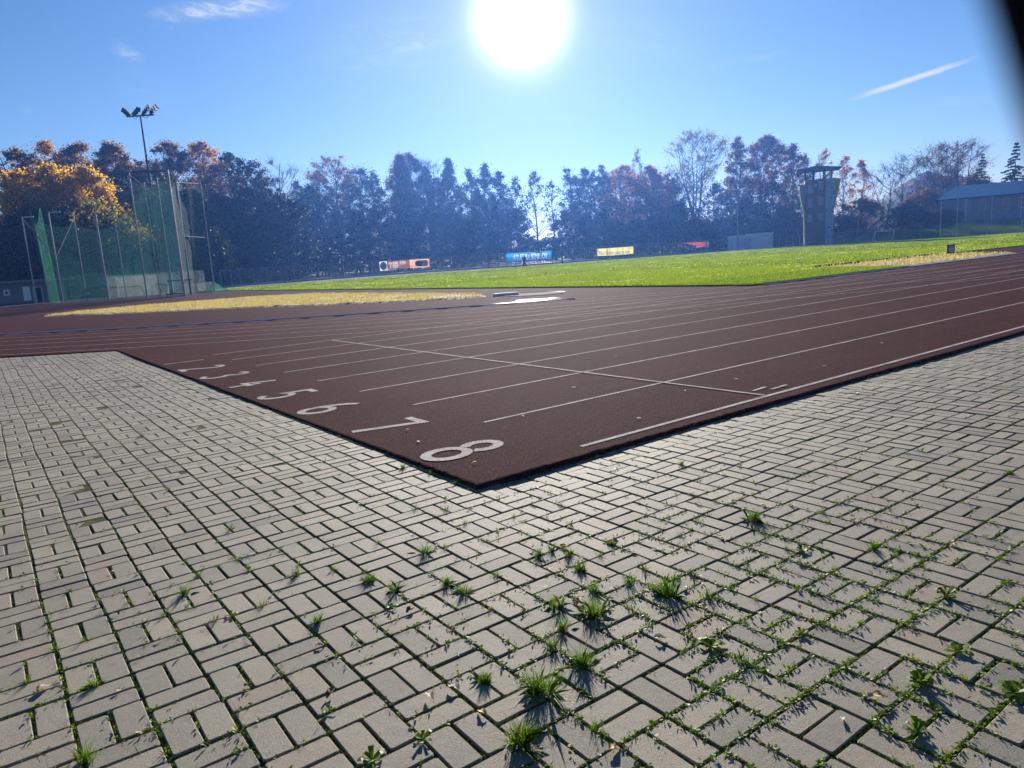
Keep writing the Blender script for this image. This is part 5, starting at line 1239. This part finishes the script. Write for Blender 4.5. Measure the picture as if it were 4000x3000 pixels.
# ---- the walker on the far side of the field
def person(c, face, label):
    f = np.array([math.cos(face), math.sin(face), 0]); s_ = np.array([-f[1], f[0], 0])
    J = {'pelvis': (0, 0, .93), 'chest': (.03, 0, 1.28), 'neck': (.05, 0, 1.5), 'head': (.08, 0, 1.62), 'crown': (.07, 0, 1.75), 'sl': (.03, .19, 1.43), 'sr': (.03, -.19, 1.43), 'el': (-.08, .25, 1.15), 'er': (.12, -.25, 1.16), 'wl': (-.02, .24, .92), 'wr': (.3, -.2, 1.05),
         'hl': (0, .1, .9), 'hr': (0, -.1, .9), 'kl': (.2, .1, .5), 'kr': (-.06, -.1, .48), 'al': (.22, .1, .08), 'ar': (-.42, -.1, .14), 'tl': (.4, .1, .03), 'tr': (-.3, -.1, .03)}
    R0_ = {'pelvis': .15, 'chest': .16, 'neck': .065, 'head': .1, 'crown': .08, 'sl': .085, 'sr': .085, 'el': .055, 'er': .055, 'wl': .035, 'wr': .035, 'hl': .1, 'hr': .1, 'kl': .07, 'kr': .07, 'al': .05, 'ar': .05, 'tl': .04, 'tr': .04}
    E = [('pelvis', 'chest'), ('chest', 'neck'), ('neck', 'head'), ('head', 'crown'), ('chest', 'sl'), ('chest', 'sr'), ('sl', 'el'), ('sr', 'er'), ('el', 'wl'), ('er', 'wr'), ('pelvis', 'hl'), ('pelvis', 'hr'), ('hl', 'kl'), ('hr', 'kr'), ('kl', 'al'), ('kr', 'ar'), ('al', 'tl'), ('ar', 'tr')]
    for sd in 'lr':
        w_ = np.array(J['w'+sd]); 
        for q in range(5):
            J['f'+sd+str(q)] = tuple(w_+np.array([.05*(q == 0)+.02*q-.03, 0, -.11-.015*(q in (2, 3))+.04*(q == 0)])); R0_['f'+sd+str(q)] = .009; E.append(('w'+sd, 'f'+sd+str(q)))
    def skin(keys, edges, k_, mat, name, parent, add=0.):
        idx = {n_: i for i, n_ in enumerate(keys)}
        me = bpy.data.meshes.new(name); me.from_pydata([tuple(c+f*J[q][0]+s_*J[q][1]+Z3*J[q][2]-np.array(parent.location if parent else c)) for q in keys], [(idx[p], idx[q]) for p, q in edges], [])
        o = bpy.data.objects.new(name, me); COL.objects.link(o); md = o.modifiers.new('s', 'SKIN'); o.modifiers.new('u', 'SUBSURF').levels = 1
        for q, sv in zip(keys, me.skin_vertices[0].data): sv.radius = (R0_[q]*k_+add,)*2; sv.use_root = (q == keys[0])
        dg = bpy.context.evaluated_depsgraph_get(); m2 = bpy.data.meshes.new_from_object(o.evaluated_get(dg)); bpy.data.objects.remove(o)
        m2.materials.clear(); m2.materials.append(mat); o = bpy.data.objects.new(name, m2); COL.objects.link(o)
        if parent: o.parent = parent
        else: o.location = c.tolist()
        return o
    body = skin(list(J), E, 1., plain('skin_tone', (.45, .28, .2), .6, 0, .05), 'person', None)
    tag(body, label, 'person')
    kj = ['chest', 'pelvis', 'neck', 'sl', 'sr', 'el', 'er', 'wl', 'wr']; skin(kj, [e for e in E if e[0] in kj and e[1] in kj], 1.1, plain('dark_jacket', (.02, .022, .03), .8), 'jacket', body, .015)
    kt = ['pelvis', 'hl', 'hr', 'kl', 'kr', 'al', 'ar']; skin(kt, [e for e in E if e[0] in kt and e[1] in kt], 1.1, plain('dark_trousers', (.025, .025, .03), .85), 'trousers', body, .012)
    mb = MB(); hc = c+f*.06+Z3*1.7
    for i in range(6):
        th = i/5*1.5
        for j in range(12): pass
    Vh = [hc+Z3*.09]+[hc+(f*math.cos(t)*(.105 if math.cos(t) < .5 else .085)+s_*math.sin(t)*.095)*math.sin(p)+Z3*.085*math.cos(p) for p in (.5, 1.0, 1.6, 2.0) for t in np.linspace(0, 2*math.pi, 13)[:-1]]
    mb.add(Vh, [(0, 1+j, 1+(j+1) % 12) for j in range(12)]+[(1+r*12+j, 1+r*12+(j+1) % 12, 1+(r+1)*12+(j+1) % 12, 1+(r+1)*12+j) for r in range(3) for j in range(12)]); o = mb.build('hair', plain('dark_hair', (.02, .016, .012), .7), None, smooth=True, loc=c); o.parent = body; o.location = (0, 0, 0)
pc = gb(*q3(105, 1232), 104)
person(pc, math.atan2(-RM[0][1], -RM[0][0])+.3, 'person in dark clothes walking past the blue banner at the far edge of the lawn')
#--FOREGROUND--
# ------------------------------------------------------------------ foreground: moss, weeds, tufts, fallen leaves
rg = np.random.default_rng(21)
BRA = np.array(BR); dB = np.hypot(BRA[:, 0]-CAM[0], BRA[:, 1]-CAM[1])
def visible(x, y, m=160):
    q = np.stack([x, y, np.zeros_like(x)], 1)-CAM; q = q @ RM.T
    u = 2000+F*q[:, 0]/q[:, 2]; v = 1500+F*q[:, 1]/q[:, 2]
    return (q[:, 2] > .3) & (u > -m) & (u < 4000+m) & (v < 3000+m)
def joints(n, rmax):
    """random points in the joints, with the joint's direction"""
    ok = BRA[dB < rmax]; w_ = 1/np.maximum(np.hypot(ok[:, 0]-CAM[0], ok[:, 1]-CAM[1]), 1.5)**1.1; pick = rg.choice(len(ok), n, p=w_/w_.sum()); b = ok[pick]
    side = rg.integers(0, 4, n); t = rg.uniform(-1, 1, n)
    x = np.where(side < 2, b[:, 0]+t*b[:, 2], b[:, 0]+np.where(side == 2, 1, -1)*(b[:, 2]+GAP/2))
    y = np.where(side < 2, b[:, 1]+np.where(side == 0, 1, -1)*(b[:, 3]+GAP/2), b[:, 1]+t*b[:, 3])
    along_x = side < 2
    m = visible(x, y) & ~((x > -1.01) & (y > -.17)); return x[m], y[m], along_x[m]
def patchy(x, y, s, ph): return .5+.25*np.sin(s*x+ph+1.7*np.sin(.8*s*y))+.25*np.sin(1.3*s*y-ph+1.3*np.sin(s*.7*x))
def gs(x, y, cx, cy, s): return np.exp(-((x-cx)**2+(y-cy)**2)/(2*s*s))
# moss cushions
x, y, ax = joints(120000, 9)
dm = .62+.5*(patchy(x, y, 3.1, .4) > .52)+.35*gs(x, y, -3.1, -.6, .7)+.3*gs(x, y, -.7, -2.4, .9); k = rg.uniform(0, 1, len(x)) < dm*.8; x, y, ax = x[k], y[k], ax[k]
o_ = rg.uniform(-.4, .4, len(x))*GAP; x = x+np.where(ax, 0, o_); y = y+np.where(ax, o_, 0)
s = rg.uniform(.0036, .0078, len(x)); z = sag(x, y)-.009; apex = np.stack([x+rg.normal(0, .0012, len(x)), y+rg.normal(0, .0012, len(x)), z+s*rg.uniform(.9, 1.7, len(x))], 1)
ang = rg.uniform(0, 6.28, len(x)); tri = []
cor = [np.stack([x+s*np.cos(ang+q*1.571), y+s*np.sin(ang+q*1.571), z], 1) for q in range(4)]
for q in range(4): tri.append(np.stack([cor[q], cor[(q+1) % 4], apex], 1))
tag(quads('moss', np.concatenate(tri).reshape(-1, 3), M['moss'], k=3), kind='stuff')
# creeping small-leaved weeds
x, y, ax = joints(110000, 8)
dw = .13*(patchy(x, y, 4.3, 2.) > .5)+.9*gs(x, y, -1.05, -2.55, .55)+.75*gs(x, y, -.3, -2.35, .5)+.35*gs(x, y, -1.6, -1.9, .4)+.16*gs(x, y, -.9, -1.3, .6)+.1*gs(x, y, .4, -1.6, .9)+.10*gs(x, y, -3.2, -.7, .7)
k = rg.uniform(0, 1, len(x)) < np.clip(dw, 0, 1)*(patchy(x, y, 9., 1.1) > .3)*.75; x, y, ax = x[k], y[k], ax[k]
nl = 6; n = len(x)*nl
X = np.repeat(x, nl)+rg.normal(0, .004, n)+np.where(np.repeat(ax, nl), rg.normal(0, .006, n), 0); Y = np.repeat(y, nl)+rg.normal(0, .004, n)
sz = np.repeat(rg.uniform(.6, 1.25, len(x)), nl)*rg.uniform(.005, .0135, n); a = rg.uniform(0, 6.28, n); el = rg.uniform(-.1, .9, n); Zb = sag(X, Y)+rg.uniform(-.004, .011, n)
d_ = np.stack([np.cos(a)*np.cos(el), np.sin(a)*np.cos(el), np.sin(el)], 1); p_ = np.stack([-np.sin(a), np.cos(a), rg.normal(0, .3, n)], 1)
B0 = np.stack([X, Y, Zb], 1); S = sz[:, None]
leafV = np.stack([B0, B0+d_*S*.4+p_*S*.3, B0+d_*S*.8+p_*S*.22, B0+d_*S*1.1, B0+d_*S*.8-p_*S*.22, B0+d_*S*.4-p_*S*.3], 1).reshape(-1, 3)
tag(quads('creeping_weeds', leafV, M['weed'], k=6), kind='stuff')
# short sparse grass in the joints
x, y, ax = joints(12000, 8); k = rg.uniform(0, 1, len(x)) < .2+.4*gs(x, y, -3.1, -.8, .6)+.3*gs(x, y, -1.3, -1.9, .6); x, y = x[k], y[k]
x = np.repeat(x, 4)+rg.normal(0, .006, 4*len(x)); y = np.repeat(y, 4)+rg.normal(0, .006, 4*len(y))
tag(quads('joint_grass', blades(len(x), x, y, sag(x, y)-.008, .026, .0022, .9, rg, .8), M['blade'], k=6), kind='stuff')
# fibres and grit fraying from the edge of the track
tt = rg.uniform(0, 1, 2600)
ex = np.where(rg.uniform(0, 1, 2600) < .6, -1.014+0*tt, -1.009+tt**1.5*7); ey = np.where(ex < -1.012, -.166+tt**1.4*9, -.171)
tag(quads('edge_grass', blades(900, ex[:900]+rg.normal(0, .006, 900)-.004, ey[:900]-.004+rg.normal(0, .006, 900), np.full(900, .006), .03, .0022, .9, rg, .7), M['blade'], k=6), kind='stuff')

def tuft_mesh(n, r, h, wd, lean, curl, seed, mat):
    q = np.random.default_rng(seed); a = q.uniform(0, 6.28, n); rr_ = r*np.sqrt(q.uniform(0, 1, n))
    o = quads('grass_tuft', blades(n, rr_*np.cos(a), rr_*np.sin(a), np.full(n, -.008), h, wd, lean, q, curl), mat, k=6); me = o.data; bpy.data.objects.remove(o); return me
MT = {'big': [tuft_mesh(230, .03, .095, .0026, 1.05, .9, s_, M['blade']) for s_ in (1, 2, 3)], 'mid': [tuft_mesh(105, .016, .066, .0024, 1.1, .8, s_, M['blade']) for s_ in (4, 5, 6, 14, 15, 16)]+[tuft_mesh(60, .02, .06, .0022, 1.1, .9, 17, M['blade']), tuft_mesh(140, .022, .045, .0028, .8, .8, 18, M['blade'])],
      'small': [tuft_mesh(46, .009, .042, .002, 1.1, .8, s_, M['blade']) for s_ in (7, 8, 9)], 'dense': [tuft_mesh(200, .018, .042, .0026, .7, .6, 10, M['blade'])]}
def snap(p):                             # nearest joint to a sighted spot
    d = np.hypot(BRA[:, 0]-p[0], BRA[:, 1]-p[1]); b = BRA[np.argmin(d)]; dx, dy = p[0]-b[0], p[1]-b[1]
    ex_, ey_ = b[2]-abs(dx), b[3]-abs(dy)
    if ex_ < ey_: return b[0]+math.copysign(b[2]+GAP/2, dx), p[1]
    return p[0], b[1]+math.copysign(b[3]+GAP/2, dy)
cnt = 0
def put(me, name, u, v, label, cat, group, s=1., sn=True):
    global cnt
    p = G(u*D8, v*D8, PZ); px, py = snap(p) if sn else (p[0], p[1])
    o = bpy.data.objects.new(name, me); COL.objects.link(o); o.location = (px, py, float(sag(px, py))); o.rotation_euler = (0, 0, cnt*2.4); o.scale = (s, s, s*(.9+.2*((cnt*7) % 5)/5)); cnt += 1
    return tag(o, label, cat, group)
GT = 'grass tufts in the paving joints'
for kd, u, v, s, lab in [
    ('big', 1178, 1492, 1.15, 'largest bushy grass tuft, in the lower middle of the paving among creeping weeds'), ('big', 1245, 1448, .85, 'spiky grass tuft just up and right of the largest bushy tuft'),
    ('big', 1128, 1612, .95, 'wide green tuft at the bottom edge below the largest bushy tuft'), ('big', 1288, 1335, 1., 'broad spiky tuft at the centre of the tuft cluster right of the middle'),
    ('big', 1432, 1288, 1.0, 'broad spiky tuft at the right end of the tuft cluster'), ('mid', 1262, 1285, 1.1, 'tuft directly above the broad spiky tuft in the cluster'),
    ('mid', 1365, 1262, 1.1, 'tuft between the broad cluster tuft and the one at its right end'), ('mid', 1248, 1232, 1., 'tuft at the upper left of the tuft cluster'),
    ('mid', 1195, 1316, 1.15, 'tuft standing alone on the left flank of the tuft cluster'), ('mid', 1222, 1362, 1.1, 'tuft low on the left side of the tuft cluster'),
    ('mid', 1185, 1402, .9, 'weedy tuft between the cluster and the largest bushy tuft'), ('dense', 1030, 1483, 1., 'small dense cushion tuft left of the largest bushy tuft'),
    ('big', 1624, 1126, .75, 'bright spiky tuft far right on the otherwise clear paving'), ('mid', 922, 1196, 1.15, 'solitary round tuft left of the middle, below the track corner'),
    ('mid', 648, 1250, 1., 'lone tuft on the left part of the paving, nearest to the solitary round tuft'), ('mid', 800, 1258, 1.1, 'left tuft of the pair below the solitary round tuft'),
    ('mid', 850, 1278, 1., 'right tuft of the pair below the solitary round tuft'), ('mid', 398, 1285, 1.05, 'largest grass tuft in the left quarter of the paving'),
    ('mid', 692, 1350, .8, 'little bright tuft low on the left, below the lone tuft'), ('mid', 868, 1010, .8, 'bright tuft against the left edge of the track near the corner'),
    ('mid', 1000, 1282, 1., 'tuft of three in a line, left of the cluster'), ('mid', 960, 1262, .9, 'upper tuft of the line left of the cluster'),
    ('mid', 1535, 1292, .9, 'compact tuft right of the cluster in the weedy joints'), ('mid', 1325, 1172, .8, 'tuft above the cluster towards the track'),
    ('mid', 1222, 1196, .8, 'right one of three small tufts in a row above the cluster'), ('mid', 1192, 1188, .75, 'middle one of three small tufts in a row above the cluster'),
    ('mid', 1160, 1198, .85, 'left one of three small tufts in a row above the cluster'), ('mid', 212, 1638, 1.1, 'tuft in the bottom left corner of the paving'),
    ('mid', 205, 1492, .8, 'tuft in a mossy joint at the lower left'), ('mid', 1060, 1040, .8, 'dark tuft right at the near corner of the track'), ('mid', 1605, 1432, 1.05, 'upright tuft among dense weeds on the right'),
    ('mid', 2190, 1022, .7, 'thin tuft at the right edge of the picture'), ('mid', 1890, 1188, .9, 'fresh tuft on the right half of the paving'), ('mid', 1478, 1002, .7, 'tuft on the clear paving right of the track corner')]:
    put(MT[kd][cnt % len(MT[kd])], 'grass_tuft', u, v, lab, 'grass tuft', GT, s)
for u, v in [(592, 1065), (690, 1064), (362, 1060), (966, 1100), (1006, 1130), (824, 1170), (1230, 1130), (1212, 1090), (1100, 1110), (512, 1140), (430, 1245), (180, 1380), (120, 1400), (60, 1480), (280, 1300), (740, 1225), (1068, 1245), (1290, 1195), (1405, 1225), (1480, 1160), (1560, 1200), (1610, 1080), (1700, 1185), (1775, 1110),
             (1985, 975), (1930, 1200), (1640, 1290), (1750, 1290), (1450, 1245), (1380, 1215), (900, 1100), (980, 1045), (920, 1025), (1215, 1000), (1290, 985), (1400, 950), (780, 958), (660, 905), (1260, 1590), (1500, 1240), (570, 1315), (350, 1330), (95, 1345), (150, 1275), (540, 1230), (470, 1350)]:
    put(MT['small'][cnt % 3], 'grass_tuft', u, v, 'small thin grass tuft in a joint of the grey paving', 'grass tuft', 'small grass tufts in the paving joints', .8+.4*((cnt*13) % 7)/7)
def rosette(n, l, seed, up_=.35):
    q = np.random.default_rng(seed); a = np.arange(n)*2.4+q.normal(0, .2, n); L_ = l*q.uniform(.6, 1.15, n); el = q.uniform(.05, up_*2, n); w_ = L_*q.uniform(.15, .24, n)
    d = np.stack([np.cos(a), np.sin(a)], 1); pr = np.stack([-np.sin(a), np.cos(a)], 1)
    def P_(f, wf, zf): return np.concatenate([d*(L_*f)[:, None]+pr*(w_*wf)[:, None], (L_*zf*np.sin(el)+.003)[:, None]], 1)
    f1 = np.stack([P_(0, .15, 0), P_(.35, .8, .5), P_(.7, 1, .85), P_(.7, -1, .85), P_(.35, -.8, .5), P_(0, -.15, 0)], 1).reshape(-1, 3)
    f2 = np.stack([P_(.7, 1, .85), P_(.86, .8, .8), P_(1, .1, .6), P_(1, -.1, .6), P_(.86, -.8, .8), P_(.7, -1, .85)], 1).reshape(-1, 3)
    o = quads('rosette', np.concatenate([f1, f2]), M['weed'], k=6); me = o.data; bpy.data.objects.remove(o); return me
RS = [rosette(9, .034, 1), rosette(13, .042, 2), rosette(8, .026, 3), rosette(16, .036, 4, .6)]
for q, u, v, s, lab in [(1, 1735, 1192, 1, 'leafy rosette weed on the right half of the paving above the weedy joints'), (3, 2052, 1292, 1.1, 'bushy leafy weed near the right edge of the paving'), (1, 2085, 1415, 1, 'rosette weed below the bushy one near the right edge'),
                        (3, 1990, 1480, 1.3, 'largest dark leafy weed in the lower right'), (1, 2192, 1502, 1.3, 'broad-leaved weed cut by the right picture edge'), (2, 1592, 1086, 1, 'flat rosette on the clear paving left of the bright spiky tuft'),
                        (1, 1545, 1392, 1.2, 'large flat rosette in the middle of the weedy joints'), (0, 920, 1600, 1.1, 'rosette at the bottom of the picture left of the wide green tuft'), (1, 805, 1648, 1., 'rosette at the very bottom edge, left of the other one'),
                        (0, 500, 1335, 1, 'rosette weed low on the left half of the paving'), (0, 850, 1318, .9, 'rosette under the pair of tufts left of the middle'), (2, 1645, 1452, 1.1, 'dark rosette in the weedy joints right of the upright tuft'),
                        (3, 1990, 1590, 1.0, 'bright weed clump at the bottom right'), (1, 1240, 990, .8, 'dark rosette at the right edge of the track near its corner'), (0, 1720, 1365, 1, 'small rosette beside the upper right weedy joints'), (2, 715, 1545, 1, 'low rosette on the bottom left centre of the paving')]:
    put(RS[q], 'rosette_weed', u, v, lab, 'weed', 'rosette weeds in the paving joints', s)
def leaf_mesh(seed, l, w_):
    q = np.random.default_rng(seed); mb = MB(); n = 6
    V = []
    for i in range(n+1):
        t = i/n; ww = w_*math.sin(math.pi*min(1, t*.93+.05))**.7*(1+.25*math.sin(i*2.3+seed)); zc = .004+.012*math.sin(math.pi*t)*q.uniform(.4, 1)+.008*t*q.uniform(0, 1)
        for s_ in (-1, 0, 1): V.append((l*(t-.5), s_*ww, zc+(.008*q.uniform(.3, 1.2) if s_ else 0)))
    mb.add(V, [(i*3+j, i*3+j+1, i*3+3+j+1, i*3+3+j) for i in range(n) for j in range(2)]); return mb
lf = {'tan': leafmat('tan_dead_leaf', [(.4, .28, .14), (.5, .36, .2)], .25, .6), 'rust': leafmat('rust_dead_leaf', [(.32, .1, .025), (.4, .16, .04)], .3, .6), 'pale': leafmat('pale_dead_leaf', [(.55, .48, .36), (.6, .54, .44)], .3, .6), 'brown': leafmat('brown_dead_leaf', [(.1, .06, .035), (.14, .08, .05)], .2, .7)}
LM = {}
for k_ in lf:
    for s_ in range(2): o = leaf_mesh(s_+len(LM), .05, .012+.004*s_).build('fallen_leaf', lf[k_], smooth=True); LM[k_, s_] = o.data; bpy.data.objects.remove(o)
for c_, u, v, s, lab in [('tan', 1895, 1514, 1.2, 'large curled tan leaf lying in the lower right'), ('brown', 886, 1322, .9, 'crumpled brown leaf beside the pair of tufts left of the middle'), ('tan', 1042, 1548, .8, 'tan leaf standing in a joint near the bottom middle'),
                         ('tan', 1327, 1626, .8, 'tan leaf at the bottom edge right of the wide green tuft'), ('pale', 1482, 1272, .6, 'pale leaf right of the tuft cluster'), ('pale', 1425, 1382, .9, 'narrow pale leaf below the tuft cluster'), ('brown', 715, 1504, 1.0, 'dark leaf lying across a joint at the lower left'),
                         ('pale', 980, 1492, .9, 'narrow pale leaf left of the small dense cushion tuft'), ('rust', 1256, 1298, .9, 'rust-red leaf under the tuft cluster'), ('rust', 1330, 1158, .7, 'rust leaf above the tuft cluster'), ('rust', 1215, 1180, .7, 'reddish leaf just below the track corner'),
                         ('tan', 512, 1012, .8, 'small orange-brown leaf scrap on the left paving'), ('brown', 250, 1328, .7, 'brown leaf caught in a mossy joint on the left'), ('tan', 95, 1492, .9, 'tan leaf at the lower left edge'), ('pale', 930, 1512, .9, 'pale leaf scrap lying in the joint left of the narrow pale one'),
                         ('pale', 1745, 1222, .6, 'small pale leaf below the leafy rosette on the right'), ('tan', 1640, 1330, .7, 'tan leaf scrap in the weedy joints'), ('brown', 690, 1400, .6, 'tiny dark leaf scrap on the lower left paving'), ('pale', 1820, 1560, .6, 'pale leaf scrap at the lower right'), ('tan', 2060, 1180, .6, 'leaf scrap on the upper right paving'), ('pale', 345, 1385, .5, 'whitish leaf scrap at the left')]:
    p = G(u*D8, v*D8, PZ); o = bpy.data.objects.new('fallen_leaf', LM[c_, cnt % 2]); COL.objects.link(o); o.location = (p[0], p[1], float(sag(p[0], p[1]))+.001); o.rotation_euler = (.1, .15*(cnt % 3-1), cnt*1.3); o.scale = (s,)*3; cnt += 1; tag(o, lab, 'fallen leaf', 'fallen leaves on the paving')
for i, (u, v) in enumerate([(1024, 1001), (1590, 820), (1480, 845), (1240, 838), (1130, 900), (1905, 742), (1780, 792), (1690, 835), (1330, 770), (905, 955), (880, 930), (1380, 905)]):
    p = G(u*D8, v*D8, .044); o = bpy.data.objects.new('fallen_leaf', LM['pale', i % 2]); COL.objects.link(o); o.location = (p[0], p[1], .046); o.rotation_euler = (0, 0, i*1.9); o.scale = (.8, .8, .5); tag(o, 'small pale leaf scrap on the red track', 'fallen leaf', 'leaf scraps on the track')

# ---- added dark rod at the lens, standing in for an unidentified near object
dc = 0.037; rr0 = .0036
def near_pt(u, v): d = ray(u, v); return CAM+d/np.linalg.norm(d)*dc
OFF = 490
e0, e1 = near_pt(3865-57+OFF, -200), near_pt(3865+130+OFF, 452)
dv = (e1-e0)/np.linalg.norm(e1-e0)
tg = -e0[2]/dv[2]; foot = e0+dv*tg
rod = thing('stand_in_rod', 'dark out-of-focus rod leaning into the upper right corner', 'rod', foot)
mb = MB(); mb.tube([foot, e0-dv*.1], rr0, 20); mb.build('shaft', plain('stand_in_black', (.006, .006, .007), .9, 0, .1, 8, 0, 60, .0), rod, smooth=True)
mb = MB(); mb.tube([e0-dv*.1, e0-dv*.13], [rr0*1.08, rr0*.9], 20); mb.build('end_cap', plain('dark_cap', (.006, .006, .007), .9, 0, .1, 8, 0, 60, .0), rod)
# ------------------------------------------------------------------ camera and output
cam = bpy.data.cameras.new('camera'); co = bpy.data.objects.new('camera', cam); COL.objects.link(co)
cam.sensor_width = 36; cam.lens = 36*F/4000; cam.clip_end = 3000; cam.clip_start = .005
cam.dof.use_dof = True; cam.dof.focus_distance = 4.5; cam.dof.aperture_fstop = 14
mw = Matrix.Identity(4)
for a in range(3):
    mw[a][0] = RM[0][a]; mw[a][1] = -RM[1][a]; mw[a][2] = -RM[2][a]; mw[a][3] = CAM[a]
co.matrix_world = mw
sc.camera = co
sc.view_settings.view_transform = 'Standard'; sc.view_settings.look = 'None'; sc.view_settings.exposure = EXPO; sc.view_settings.gamma = 1
sc.render.engine = 'CYCLES'
cy = sc.cycles
cy.use_denoising = True; cy.max_bounces = 6; cy.diffuse_bounces = 2; cy.glossy_bounces = 2; cy.transmission_bounces = 3; cy.transparent_max_bounces = 12; cy.volume_bounces = 0
cy.sample_clamp_indirect = 4; cy.caustics_reflective = False; cy.caustics_refractive = False
